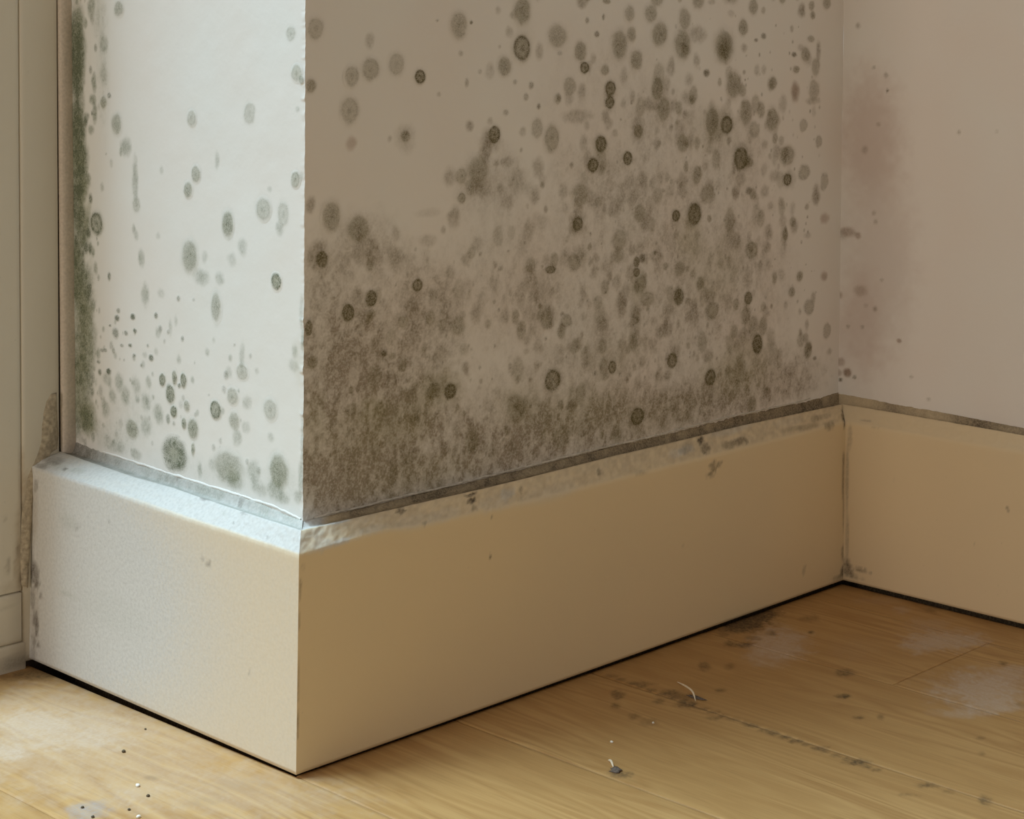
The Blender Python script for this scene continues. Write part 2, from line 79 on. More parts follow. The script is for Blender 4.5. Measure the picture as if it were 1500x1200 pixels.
SKIRT_LEFT = '289.1 73.8 222.4 132.1 C 1;52.6 63.6 186.5 116.2 C 0.42;147.1 151.2 47.8 3.8 C 0.8;84.3 149.7 44.5 4.6 C 0.9;31.4 146.7 31.4 5.3 C 1;12.1 148.4 13.7 7.0 C 1;230.4 151.3 43.5 5.0 C 0.6;271.5 148.0 36.3 4.0 C 0.4;206.4 153.2 33.9 3.9 C 0.5;108.1 151.1 45.7 3.7 C 0.7;158.2 163.6 6.4 1.4 D 0.5;118.9 173.5 6.2 1.4 D 0.7;111.0 156.5 4.6 1.9 D 0.6;98.4 167.2 6.0 0.9 D 0.5;73.6 163.5 5.9 1.8 D 0.5;61.4 155.6 3.6 1.8 D 0.4;69.6 147.1 1.5 1.8 D 0.4;276.8 147.0 2.7 2.0 D 0.6;262.4 148.0 9.0 3.0 G 0.4;288.8 147.0 18.5 4.1 G 0.3;33.3 144.8 1.4 1.3 D 0.3;123.1 150.7 3.1 2.3 G 0.25;81.6 150.8 3.0 1.8 G 0.2;300.6 149.5 13.1 4.1 D 0.5;303.3 143.1 9.4 3.1 D 0.5;307.3 126.6 3.8 5.1 D 0.5;307.6 65.0 7.6 7.2 D 0.7;304.6 56.4 4.7 4.6 D 0.8;311.5 69.3 3.8 15.4 D 0.5;309.0 44.1 3.8 8.2 D 0.5;304.9 29.7 4.7 7.2 D 0.7;301.9 22.7 2.8 4.1 D 0.6;306.4 14.0 3.8 5.1 D 0.5;297.8 48.6 2.8 2.0 D 0.6;300.7 12.2 2.8 2.0 D 0.6;308.9 3.1 7.6 7.2 D 0.35;262.6 109.3 12.6 7.0 G 0.25;251.8 107.3 3.6 2.5 D 0.3;264.0 57.3 12.6 2.0 G 0.4;94.1 114.7 3.8 2.3 D 0.45;100.1 116.7 2.3 1.4 D 0.3;48.8 53.4 1.4 2.2 D 0.25;-2.5 19.5 2.7 4.3 D 0.2;30.9 10.5 1.4 0.9 D 0.5;210.2 119.1 2.6 1.5 D 0.2;310.5 105.5 7.6 25.7 B 0.4;306.9 34.3 7.6 30.8 B 0.35;204.5 56.9 50.9 14.6 G 0.1'  # two broadest chalk rows paint daylight's cooler, paler tone onto the board
SKIRT_RIGHT = '-5.0 127.2 2.8 12.0 D 0.3;-31.3 139.0 4.1 1.2 D 0.6;-20.3 144.6 5.6 1.2 D 0.3;-3.3 12.6 5.7 8.4 D 0.7;-7.5 10.4 5.6 6.0 D 0.4;-18.7 12.7 5.6 2.4 D 0.6;-27.8 11.0 3.5 1.2 D 0.5;-157.9 91.7 1.8 2.2 D 0.6;-2.7 90.8 2.1 36.1 D 0.35;-3.6 36.7 2.1 24.1 D 0.35;-50.4 98.8 1.0 1.8 D 0.3;-127.8 57.2 1.0 0.9 D 0.3;-10.4 5.0 9.8 3.0 D 0.4'
DOOR_STAIN = '-8.5 142.4 3.5 20.5 B 0.5;-6.0 126.6 4.1 15.4 B 0.7;-9.0 96.4 5.2 25.6 B 0.6;-9.8 71.0 4.6 20.5 B 0.8;-6.1 60.0 3.5 10.3 B 0.8;-19.0 72.7 2.3 7.1 D 0.4;-10.0 83.8 1.7 10.2 D 0.5;-8.5 63.0 2.3 6.1 D 0.6;-15.3 56.7 11.5 5.1 B 0.3;-23.0 109.1 1.7 2.0 D 0.3;-7.3 440.4 1.2 1.5 D 0.9;-22.5 42.9 2.3 2.0 D 0.3;-5.1 34.2 2.9 20.5 B 0.4;-6.5 8.8 5.8 10.3 B 0.5;-13.3 0.1 17.3 6.1 D 0.5;-6.4 116.4 2.3 7.2 D 0.4'
FLOOR_STAIN_LIGHT = '-60.4 149.4 0.0067 -0.0044 -0.0064 -0.0066 P 0.42;-51.2 214.3 0.0132 -0.0082 -0.0089 -0.0091 P 0.35;-47.1 11.5 0.0095 -0.0073 -0.0149 -0.0152 P 0.35;294.0 -11.8 0.1273 -0.1492 -0.1545 -0.1592 D 0.55;292.6 -23.0 0.1273 -0.1510 -0.1566 -0.1612 D 0.55;292.4 -33.1 0.1271 -0.1525 -0.1583 -0.1629 D 0.55;292.2 -43.0 0.1270 -0.1541 -0.1601 -0.1647 D 0.55;291.9 -52.9 0.1268 -0.1557 -0.1618 -0.1664 D 0.55;290.6 -63.5 0.1268 -0.1574 -0.1639 -0.1685 D 0.55;290.4 -73.2 0.1266 -0.1590 -0.1657 -0.1702 D 0.55;290.2 -82.7 0.1265 -0.1606 -0.1674 -0.1720 D 0.55;288.9 -93.0 0.1264 -0.1624 -0.1696 -0.1741 D 0.55;288.7 -102.4 0.1262 -0.1640 -0.1714 -0.1759 D 0.55;288.5 -111.6 0.1260 -0.1657 -0.1732 -0.1776 D 0.55;287.2 -121.6 0.1259 -0.1675 -0.1754 -0.1798 D 0.55;287.1 -130.6 0.1257 -0.1691 -0.1772 -0.1816 D 0.55;286.9 -139.6 0.1255 -0.1708 -0.1790 -0.1834 D 0.55;286.7 -148.4 0.1252 -0.1725 -0.1809 -0.1852 D 0.55;285.5 -158.0 0.1251 -0.1743 -0.1831 -0.1874 D 0.55;285.3 -166.6 0.1248 -0.1760 -0.1850 -0.1893 D 0.55;285.1 -175.2 0.1246 -0.1777 -0.1868 -0.1911 D 0.55;283.9 -184.5 0.1244 -0.1796 -0.1891 -0.1933 D 0.55;283.8 -192.9 0.1241 -0.1813 -0.1910 -0.1952 D 0.55;283.6 -201.2 0.1238 -0.1830 -0.1929 -0.1971 D 0.55;283.4 -209.5 0.1235 -0.1847 -0.1948 -0.1990 D 0.55;282.3 -218.4 0.1234 -0.1866 -0.1971 -0.2012 D 0.55;282.1 -226.4 0.1230 -0.1884 -0.1991 -0.2031 D 0.55;282.0 -234.5 0.1227 -0.1901 -0.2010 -0.2051 D 0.55;280.8 -243.0 0.1225 -0.1920 -0.2034 -0.2074 D 0.55;280.7 -250.9 0.1221 -0.1938 -0.2053 -0.2093 D 0.55;481.9 -1.8 0.0263 -0.0361 -0.0238 -0.0247 D 1;457.6 -3.8 0.0449 -0.0605 -0.0354 -0.0368 D 0.9;507.3 -0.2 0.0514 -0.0718 -0.0265 -0.0275 D 0.9;462.9 -13.7 0.0428 -0.0585 -0.0392 -0.0406 D 0.7;425.3 -37.9 0.0553 -0.0753 -0.0832 -0.0861 D 0.7;419.4 -27.6 0.1239 -0.1658 -0.0828 -0.0857 D 0.7;434.3 -11.0 0.1102 -0.1466 -0.1004 -0.1040 D 0.4;445.3 -33.3 0.0775 -0.1068 -0.1015 -0.1051 D 0.5;361.8 -46.8 0.1071 -0.1394 -0.0640 -0.0660 D 0.6;376.5 -60.9 0.1447 -0.1939 -0.0895 -0.0923 D 0.45;327.1 -88.5 0.1348 -0.1786 -0.1214 -0.1248 D 0.6;466.1 -36.3 0.2124 -0.2988 -0.0997 -0.1034 D 0.6;491.3 -55.4 0.2063 -0.3029 -0.1322 -0.1370 D 0.8;465.3 -35.6 0.1181 -0.1659 -0.0798 -0.0827 D 0.3;285.7 -163.5 0.1249 -0.1754 -0.1842 -0.1885 D 0.6;285.1 -175.2 0.1557 -0.2221 -0.1868 -0.1911 D 0.6;283.9 -184.5 0.1244 -0.1796 -0.1891 -0.1933 D 0.6;285.2 -204.5 0.0882 -0.1311 -0.1450 -0.1481 D 0.6;282.0 -234.5 0.0558 -0.0864 -0.1206 -0.1230 D 0.7;382.8 -157.8 0.1020 -0.1555 -0.1232 -0.1266 D 0.9;427.8 -131.3 0.0718 -0.1099 -0.0761 -0.0784 D 0.6;354.1 -189.6 0.1273 -0.1977 -0.1755 -0.1799 D 0.6;366.5 -199.6 0.1876 -0.2989 -0.1050 -0.1077 D 0.45;280.7 -286.8 0.0668 -0.1123 -0.1608 -0.1637 D 0.7;282.6 -302.3 0.1191 -0.2058 -0.1308 -0.1331 D 0.4;259.7 -287.5 0.0686 -0.1130 -0.2204 -0.2241 D 0.4;287.9 -325.2 0.1063 -0.1920 -0.0743 -0.0755 D 0.6;380.2 -270.4 0.1344 -0.2414 -0.1867 -0.1910 D 0.5;535.1 -203.4 0.1339 -0.2470 -0.1101 -0.1136 D 0.6;354.8 -285.1 0.2200 -0.3953 -0.1468 -0.1498 D 0.4;461.5 -256.8 0.0988 -0.1861 -0.1259 -0.1292 D 0.4;267.2 -41.1 0.1305 -0.1542 -0.0703 -0.0723 D 0.7;249.0 -54.7 0.1899 -0.2239 -0.1020 -0.1047 D 0.65;240.3 -78.3 0.1115 -0.1341 -0.1057 -0.1083 D 0.5;239.7 -92.4 0.0955 -0.1167 -0.0895 -0.0917 D 0.35;276.6 -71.7 0.1429 -0.1767 -0.1007 -0.1035 D 0.5;295.1 -77.6 0.0420 -0.0532 -0.0710 -0.0729 D 0.5;286.5 -88.8 0.0577 -0.0735 -0.0846 -0.0869 D 0.75;298.3 -66.9 0.0628 -0.0789 -0.0979 -0.1006 D 0.6;280.5 -120.7 0.0906 -0.1196 -0.1765 -0.1809 D 0.5;286.4 -144.6 0.1045 -0.1431 -0.1801 -0.1845 D 0.5;296.7 -39.3 0.0632 -0.0767 -0.1190 -0.1224 D 0.5;154.3 -139.6 0.0816 -0.0968 -0.1047 -0.1067 D 0.7;621.6 -32.6 0.0459 -0.0725 -0.0572 -0.0597 D 0.2;625.4 -90.8 0.0449 -0.0762 -0.0451 -0.0470 D 0.35;519.5 -34.8 0.0721 -0.1056 -0.0631 -0.0655 D 0.4;451.2 -55.5 0.0256 -0.0363 -0.0159 -0.0164 P 0.8;422.6 -62.8 0.0306 -0.0429 -0.0214 -0.0221 P 0.6;552.9 -142.7 0.0152 -0.0262 -0.0226 -0.0234 P 0.95;528.2 -135.7 0.0270 -0.0451 -0.0276 -0.0286 P 0.7;599.0 -73.7 0.0661 -0.1078 -0.0607 -0.0631 P 0.5;473.2 -220.4 0.0124 -0.0223 -0.0149 -0.0154 P 0.9;443.3 -245.1 0.0225 -0.0410 -0.0423 -0.0434 P 0.8;523.9 -220.9 0.0313 -0.0588 -0.0453 -0.0467 P 0.5;413.0 -235.0 0.0263 -0.0460 -0.0648 -0.0665 P 0.5;608.4 -47.8 0.0231 -0.0368 -0.0587 -0.0612 P 0.2;579.3 -111.6 0.0233 -0.0392 -0.0385 -0.0399 P 0.35;481.3 -102.7 0.0257 -0.0397 -0.0210 -0.0217 P 0.1;-61.8 206.0 0.0340 -0.0210 -0.0247 -0.0253 P 0.7;-101.5 170.7 0.0658 -0.0396 -0.0371 -0.0379 P 0.8;-76.2 165.8 0.0639 -0.0401 -0.0579 -0.0592 P 0.5;-47.0 153.6 0.0309 -0.0205 -0.0315 -0.0322 P 0.5;-49.5 174.5 0.0169 -0.0109 -0.0185 -0.0189 P 0.3;-16.5 302.5 0.0291 -0.0176 -0.0466 -0.0481 D 0.45;0.0 296.5 0.0343 -0.0214 -0.0576 -0.0594 D 0.45;-118.9 52.5 0.0646 -0.0425 -0.0500 -0.0507 G 0.8;-109.0 52.7 0.1275 -0.0852 -0.0690 -0.0701 G 0.5;-130.6 45.6 0.1051 -0.0683 -0.0716 -0.0727 G 0.5;-89.8 55.5 0.0663 -0.0455 -0.0479 -0.0487 P 0.3;-63.4 67.7 0.1200 -0.0846 -0.1598 -0.1628 D 0.35;-28.1 15.3 0.0308 -0.0242 -0.0543 -0.0553 D 0.1;-62.4 12.0 0.0644 -0.0483 -0.0854 -0.0868 D 0.15'  # broad pale rows paint daylight, dark rows by the door paint shade; rest stains


def rows(t):
    for a in t.split(';'):
        a = a.split()
        if a:
            yield [float(v) for v in a[:4]] + [a[4], float(a[5])]


# ------------------------------------------------------------------ noise
_rs = np.random.RandomState(7)
_TAB = _rs.rand(256, 256)


def vnoise(x, y, seed=0):
    x = np.asarray(x, float) + seed * 17.31; y = np.asarray(y, float) + seed * 9.77
    xi = np.floor(x).astype(int); yi = np.floor(y).astype(int)
    fx = x - xi; fy = y - yi
    fx = fx * fx * (3 - 2 * fx); fy = fy * fy * (3 - 2 * fy)
    a = _TAB[xi & 255, yi & 255]; b = _TAB[(xi + 1) & 255, yi & 255]
    c = _TAB[xi & 255, (yi + 1) & 255]; d = _TAB[(xi + 1) & 255, (yi + 1) & 255]
    return (a * (1 - fx) + b * fx) * (1 - fy) + (c * (1 - fx) + d * fx) * fy


def fnoise(x, y, seed=0, octv=3):
    t = 0; w = 0.5; n = 0
    for i in range(octv):
        t = t + vnoise(x * 2 ** i, y * 2 ** i, seed + i * 3) * w; n += w; w *= 0.55
    return t / n


def sstep(a, b, x):
    t = np.clip((x - a) / (b - a), 0, 1)
    return t * t * (3 - 2 * t)


# ------------------------------------------------------------------ mould field: R film, G dark growth, B olive tint, A pink / rust
class Mould:
    def __init__(self, spots, film, olive, pink='', extra=()):
        self.spots = list(rows(spots)) + list(extra)
        self.film = list(rows(film)); self.olive = list(rows(olive)); self.pink = list(rows(pink))

    def __call__(self, u, v):
        u = np.asarray(u, float) * 1000; v = np.asarray(v, float) * 1000   # mm
        n = len(u)
        R = np.zeros(n); G = np.zeros(n); B = np.zeros(n); A = np.zeros(n)
        wx = fnoise(u / 7, v / 7, 1) - .5; wy = fnoise(u / 7, v / 7, 5) - .5
        wx2 = vnoise(u / 1.7, v / 1.7, 2) - .5; wy2 = vnoise(u / 1.7, v / 1.7, 8) - .5
        fine = vnoise(u / .9, v / 1.3, 11); mid = fnoise(u / 3.2, v / 4.5, 13)
        big = fnoise(u / 10, v / 17, 21)
        for tab, ch in ((self.film, 0), (self.olive, 1), (self.pink, 2)):
            for cu, cv, ru, rv, k, s in tab:
                m = (abs(u - cu) < 1.5 * ru) & (abs(v - cv) < 1.5 * rv)
                if not m.any():
                    continue
                r = np.hypot((u[m] - cu) / ru + .5 * wx[m], (v[m] - cv) / rv + .5 * wy[m])
                w = s * (1 - sstep(.25, 1.25, r))
                T = (R, B, A)[ch]
                T[m] = 1 - (1 - T[m]) * (1 - w)
        R *= .6 + .75 * sstep(.3, .7, .55 * big + .45 * mid)
        R *= 1 - .35 * np.exp(-((fnoise(u / 9, v / 12, 25) - .5) / .035) ** 2)
        G += .32 * R * sstep(.52, .8, .5 * mid + .5 * fine) * (R > .1)
        for cu, cv, ru, rv, k, s in self.spots:
            m = (abs(u - cu) < 1.7 * ru + .5) & (abs(v - cv) < 1.7 * rv + .5)
            if not m.any():
                continue
            du = (u[m] - cu) / ru; dv = (v[m] - cv) / rv
            amp = .5 if k in 'sopq' else (.34 if s < .7 else .22)
            du = du + amp * wx[m] + .22 * wx2[m] * min(1, 2.4 / ru); dv = dv + amp * wy[m] + .22 * wy2[m] * min(1, 2.4 / ru)
            r = np.hypot(du, dv)
            body = 1 - (sstep(.78, 1.08, r) if s > .7 else sstep(.72, 1.12, r))
            soft = 1 - sstep(.35, 1.2, r)
            rim = np.exp(-((r - .82) / .2) ** 2)
            core = np.exp(-(r / .3) ** 2)
            f = fine[m]; md = mid[m]
            if k == 'd':
                g = s * ((.62 * body + .25 * rim + .2 * core) if s > .7 else (.46 * body + .14 * rim * body + .36 * np.exp(-(r / .5) ** 2))) * (.6 + .75 * f); rr = .55 * s * (1 - sstep(.6, 1.5, r)); b = .75 * s * body; a = 0
            elif k == 'r':
                g = s * ((.42 * body + .62 * rim * body ** .5 + .38 * core) if s > .7 else (.25 * body + .38 * rim * body ** .5 + .6 * core)) * (.6 + .75 * f); rr = .5 * s * (1 - sstep(.6, 1.5, r)); b = .7 * s * body; a = 0
            elif k == 'R':
                ri = np.exp(-((r - .9) / .1) ** 2) + .8 * np.exp(-((r - .55) / .16) ** 2)
                g = s * (.4 * body + .5 * ri) * (.45 + .95 * f); rr = .6 * s * soft; b = .45 * s * body; a = 0
            elif k == 'k':
                g = .9 * s * (1 - sstep(.5, 1.3, r)); rr = .3 * s * soft; b = 0; a = 0
            elif k == 'o':
                g = s * (.45 * body + .3 * rim) * (.7 + .5 * f); rr = .3 * s * soft; b = .8 * s * soft; a = 0
            elif k == 'h':
                g = s * soft * np.clip(.2 + 1.5 * (f * .5 + md * .5 - .15), 0, 1.1); rr = s * soft; b = .45 * s * soft; a = 0
            elif k == 'p':
                g = .12 * s * soft; rr = .3 * s * soft; b = 0; a = .8 * s * soft
            elif k == 'q':
                g = .4 * s * soft * (.6 + .8 * f); rr = .4 * s * soft; b = .2 * s * soft; a = .8 * s * soft
            else:
                g = .38 * s * soft * (.25 + 1.3 * f * md * 1.6); rr = 1.0 * s * soft * (.6 + .7 * md); b = .08 * s * soft; a = 0
            R[m] = 1 - (1 - np.clip(R[m], 0, 1)) * (1 - np.clip(rr, 0, 1))
            G[m] = 1 - (1 - G[m]) * (1 - np.clip(g, 0, 1))
            B[m] = 1 - (1 - B[m]) * (1 - np.clip(b, 0, 1))
            A[m] = 1 - (1 - A[m]) * (1 - np.clip(a, 0, 1))
        return np.clip(np.stack([R, G, B, A], 1), 0, 1)


# the many small faint colonies in the busy middle of the back wall (and a sparse continuation above the frame)
_r = np.random.RandomState(23)
_extra = []
while len(_extra) < 520:
    x = _r.uniform(60, 610); z = _r.uniform(165, 470)
    edge = 330 + (x - 90) * .62 if x < 300 else 460      # clear triangle at the upper left
    dens = .9 if z < edge - 60 else (.45 if z < edge else .06)
    if x > 560:
        dens *= .45
    if _r.rand() < dens:
        rr = _r.uniform(1.8, 7.5)
        _extra.append([x, z, rr, rr * _r.uniform(.95, 1.5), 's' if _r.rand() < .8 else 'd', _r.uniform(.2, .5) * (1 if rr > 3 else 1.2)])
for _i in range(420):
    x = _r.uniform(60, 610); z = _r.uniform(165, 495)
    if x > 330 or z < 330:
        rr = _r.uniform(.6, 1.5)
        _extra.append([x, z, rr, rr * 1.3, 'k', _r.uniform(.15, .5)])
for _i in range(120):
    x = _r.uniform(150, 640); z = 500 + abs(_r.normal(0, 90)); rr = _r.uniform(3, 9)
    _extra.append([x, z, rr, rr, 'd' if _r.rand() < .6 else 's', _r.uniform(.3, .7)])
_exl = []
for _i in range(150):
    y = _r.uniform(40, 300); z = _r.uniform(160, 262)
    if _r.rand() < (y - 20) / 260:
        rr = _r.uniform(.9, 3.2); _exl.append([y, z, rr, rr * 1.1, 's' if _r.rand() < .55 else 'k', _r.uniform(.2, .5)])
for _i in range(260):
    y = 312 - abs(_r.normal(0, 22)); z = _r.uniform(160, 640); rr = _r.uniform(.8, 3.5)
    _exl.append([y, z, rr, rr * 1.5, 's' if _r.rand() < .6 else 'k', _r.uniform(.25, .7)])
MB = Mould(SPOT_BACK, FILM_BACK, OLIVE_BACK, '', _extra)
ML = Mould(SPOT_LEFT, FILM_LEFT, OLIVE_LEFT, '', _exl)
MR = Mould(SPOT_RIGHT, '', '', PINK_RIGHT)


class Stain:          # R dark dirt, G chalky bare patches and painted daylight paleness, B mould green, A brown damp
    def __init__(self, t):
        self.t = list(rows(t))

    def __call__(self, u, v):
        u = np.asarray(u, float) * 1000; v = np.asarray(v, float) * 1000
        o = np.zeros((len(u), 4))
        wx = fnoise(u / 6, v / 6, 31) - .5; wy = fnoise(u / 6, v / 6, 35) - .5
        wx += .6 * (vnoise(u / 1.8, v / 1.8, 3) - .5); wy += .6 * (vnoise(u / 1.8, v / 1.8, 4) - .5)
        f = fnoise(u / 1.5, v / 1.5, 41, 2)
        for cu, cv, ru, rv, k, s in self.t:
            m = (abs(u - cu) < 1.8 * ru + 1) & (abs(v - cv) < 1.8 * rv + 1)
            if not m.any():
                continue
            am = min(1.3, 6 / max(ru, rv))
            r = np.hypot((u[m] - cu) / ru + am * wx[m], (v[m] - cv) / rv + am * wy[m])
            w = s * (1 - sstep(.45, 1.2, r)) * (.55 + .8 * f[m] if k != 'C' else .8 + .35 * f[m])
            c = 'DCGB'.index(k)
            o[m, c] = 1 - (1 - o[m, c]) * (1 - np.clip(w, 0, 1))
        return np.clip(o, 0, 1)


# ------------------------------------------------------------------ materials
def mat(name):
    m = bpy.data.materials.new(name); m.use_nodes = True
    nt = m.node_tree; nt.nodes.clear()
    out = nt.nodes.new('ShaderNodeOutputMaterial'); b = nt.nodes.new('ShaderNodeBsdfPrincipled')
    nt.links.new(b.outputs[0], out.inputs[0])
    return m, nt, b


class N:
    def __init__(self, nt):
        self.nt = nt

    def n(self, t, **k):
        d = self.nt.nodes.new(t)
        for a, v in k.items():
            setattr(d, a, v)
        return d

    def put(self, sock, v):
        if hasattr(v, 'is_linked'):
            self.nt.links.new(v, sock)
        elif v is not None:
            sock.default_value = v if not isinstance(v, tuple) or len(v) != 3 else v + (1,)

    def math(self, op, a, b=None, clamp=False):
        d = self.n('ShaderNodeMath', operation=op, use_clamp=clamp)
        self.put(d.inputs[0], a)
        if b is not None:
            self.put(d.inputs[1], b)
        return d.outputs[0]

    def mix(self, f, a, b, blend='MIX'):
        d = self.n('ShaderNodeMix', data_type='RGBA', blend_type=blend)
        self.put(d.inputs[0], f); self.put(d.inputs[6], a); self.put(d.inputs[7], b)
        return d.outputs[2]

    def pos(self, scale=(1, 1, 1)):
        g = self.n('ShaderNodeNewGeometry')
        mp = self.n('ShaderNodeMapping'); mp.inputs['Scale'].default_value = scale
        self.nt.links.new(g.outputs['Position'], mp.inputs['Vector'])
        return mp.outputs[0]

    def noise(self, vec, scale, detail=2.0, rough=.5, dist=0.0):
        d = self.n('ShaderNodeTexNoise')
        self.nt.links.new(vec, d.inputs['Vector'])
        d.inputs['Scale'].default_value = scale; d.inputs['Detail'].default_value = detail
        d.inputs['Roughness'].default_value = rough; d.inputs['Distortion'].default_value = dist
        return d.outputs['Fac']

    def ramp(self, f, lo, hi, a=0.0, b=1.0):
        d = self.n('ShaderNodeMapRange', clamp=True)
        self.put(d.inputs[0], f)
        for i, v in enumerate((lo, hi, a, b)):
            d.inputs[1 + i].default_value = v
        return d.outputs[0]

    def attr(self, name):
        d = self.n('ShaderNodeAttribute', attribute_name=name)
        s = self.n('ShaderNodeSeparateColor')
        self.nt.links.new(d.outputs['Color'], s.inputs[0])
        return s.outputs[0], s.outputs[1], s.outputs[2], d.outputs['Alpha']

    def bump(self, h, strength, dist):
        d = self.n('ShaderNodeBump'); d.inputs['Strength'].default_value = strength; d.inputs['Distance'].default_value = dist
        self.put(d.inputs['Height'], h)
        return d.outputs[0]


def plaster(name, base):
    m, nt, b = mat(name); x = N(nt)
    R, G, B, A = x.attr('mould')
    p = x.pos()
    n1 = x.noise(p, 700, 3); n2 = x.noise(p, 1150, 3, .6); n3 = x.noise(p, 9, 2)
    col = x.mix(x.ramp(n3, .35, .65), base, tuple(c * k for c, k in zip(base, (1.0, .965, .95))))
    film = x.math('MULTIPLY', R, x.ramp(n1, .3, .7, .62, 1.2), True)
    fcol = x.mix(B, FILM_C, OLIVE_C)
    col = x.mix(x.math('MULTIPLY', film, .9), col, fcol)
    col = x.mix(x.math('MULTIPLY', A, .75), col, (.36, .19, .135))
    col = x.mix(x.math('MULTIPLY', B, .35), col, (.46, .43, .24), 'MULTIPLY')
    dark = x.math('MULTIPLY', G, x.math('ADD', x.ramp(n2, .36, .64, .3, 1.45), x.math('MULTIPLY', G, .35)), True)
    col = x.mix(x.math('MULTIPLY', dark, .93), col, DARK_C)
    x.put(b.inputs['Base Color'], col)
    b.inputs['Roughness'].default_value = .9
    b.inputs['Specular IOR Level'].default_value = .2
    h = x.math('ADD', x.math('MULTIPLY', x.noise(p, 160, 3), 1.0), x.math('MULTIPLY', G, 1.2))
    x.put(b.inputs['Normal'], x.bump(h, .25, .0006))
    return m


FILM_C = (.285, .235, .18)
OLIVE_C = (.25, .22, .105)
DARK_C = (.115, .094, .043)


def painted(name, base, rough=.42, chalk=(.63, .63, .615), dirt=(.078, .057, .038)):
    m, nt, b = mat(name); x = N(nt)
    R, G, B, A = x.attr('stain')
    p = x.pos()
    n1 = x.noise(p, 700, 3); n3 = x.noise(p, 7, 2)
    col = x.mix(x.ramp(n3, .35, .65), base, tuple(c * k for c, k in zip(base, (.97, .975, .99))))
    sp = x.ramp(x.noise(p, 330, 2), .73, .76, 0, .35)
    col = x.mix(sp, col, tuple(c * .75 for c in base))
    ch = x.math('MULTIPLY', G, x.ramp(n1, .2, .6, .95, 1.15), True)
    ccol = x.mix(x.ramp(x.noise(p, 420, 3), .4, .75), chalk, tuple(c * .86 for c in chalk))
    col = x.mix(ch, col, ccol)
    col = x.mix(x.math('MULTIPLY', A, .7), col, (.30, .22, .13))
    col = x.mix(x.math('MULTIPLY', B, x.ramp(n1, .3, .7, .4, 1.0)), col, (.33, .36, .30))
    d = x.math('MULTIPLY', R, x.ramp(n1, .25, .65, .7, 1.1), True)
    col = x.mix(x.math('MULTIPLY', d, .92), col, dirt)
    x.put(b.inputs['Base Color'], col)
    x.put(b.inputs['Roughness'], x.math('ADD', x.math('MULTIPLY', x.math('MAXIMUM', x.math('MAXIMUM', R, G), B), .4), rough, True))
    b.inputs['Specular IOR Level'].default_value = .35
    h = x.math('ADD', x.noise(p, 120, 2), x.math('MULTIPLY', x.math('SUBTRACT', G, R), x.noise(p, 500, 3)))
    x.put(b.inputs['Normal'], x.bump(h, .22, .0006))
    return m


def wood(name):
    m, nt, b = mat(name); x = N(nt)
    R, G, B, A = x.attr('stain')
    tc = x.n('ShaderNodeObjectInfo')
    g = x.n('ShaderNodeNewGeometry')
    add = x.n('ShaderNodeVectorMath', operation='ADD')
    mul = x.n('ShaderNodeVectorMath', operation='SCALE')
    cmb = x.n('ShaderNodeCombineXYZ')
    nt.links.new(tc.outputs['Random'], cmb.inputs[0]); nt.links.new(tc.outputs['Random'], cmb.inputs[1])
    nt.links.new(cmb.outputs[0], mul.inputs[0]); mul.inputs['Scale'].default_value = 3.7
    nt.links.new(g.outputs['Position'], add.inputs[0]); nt.links.new(mul.outputs[0], add.inputs[1])

    def mapped(s):
        mp = x.n('ShaderNodeMapping'); mp.inputs['Scale'].default_value = s
        nt.links.new(add.outputs[0], mp.inputs['Vector']); return mp.outputs[0]
    rings = x.noise(mapped((26, 3.2, 1)), 1.0, 2, .5, .6)
    rs = x.math('FRACT', x.math('MULTIPLY', rings, 9.0))
    rs = x.math('PINGPONG', x.math('MULTIPLY', rings, 9.0), .5)
    fib = x.noise(mapped((900, 22, 1)), 1.0, 3, .6)
    fib2 = x.noise(mapped((240, 9, 1)), 1.0, 2, .6)
    tone = x.noise(mapped((14, 3, 1)), 1.0, 2)
    col = x.mix(x.ramp(rs, .0, .5, 0, 1.0), WOOD_L, WOOD_D)
    col = x.mix(x.ramp(tone, .35, .65, 0, .8), col, WOOD_M)
    col = x.mix(x.ramp(fib, .52, .72, 0, .35), col, tuple(c * .62 for c in WOOD_D))
    col = x.mix(x.ramp(fib2, .5, .72, 0, .22), col, tuple(min(1, c * 1.18) for c in WOOD_L))
    n1 = x.noise(x.pos(), 500, 3)
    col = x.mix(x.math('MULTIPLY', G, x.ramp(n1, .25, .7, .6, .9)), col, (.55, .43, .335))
    col = x.mix(x.math('MULTIPLY', B, x.ramp(n1, .3, .7, .5, .95)), col, (.36, .32, .31))
    d = x.math('MULTIPLY', R, x.ramp(n1, .3, .65, .6, 1.1), True)
    col = x.mix(x.math('MULTIPLY', d, .9), col, (.058, .040, .023))
    x.put(b.inputs['Base Color'], col)
    x.put(b.inputs['Roughness'], x.math('ADD', x.math('MULTIPLY', x.math('MAXIMUM', R, G), .25), .5, True))
    b.inputs['Specular IOR Level'].default_value = .3
    x.put(b.inputs['Normal'], x.bump(x.math('ADD', fib, x.math('MULTIPLY', rs, .5)), .18, .0004))
    return m


WOOD_L = (.53, .325, .132)
WOOD_D = (.385, .21, .075)
WOOD_M = (.43, .245, .09)


def plain(name, col, rough=.6, var=.12, scale=400):
    m, nt, b = mat(name); x = N(nt)
    n = x.noise(x.pos(), scale, 3)
    x.put(b.inputs['Base Color'], x.mix(x.ramp(n, .3, .7), tuple(c * (1 - var) for c in col), tuple(min(1, c * (1 + var)) for c in col)))
    b.inputs['Roughness'].default_value = rough
    b.inputs['Specular IOR Level'].default_value = .25
    x.put(b.inputs['Normal'], x.bump(n, .3, .0004))
    return m


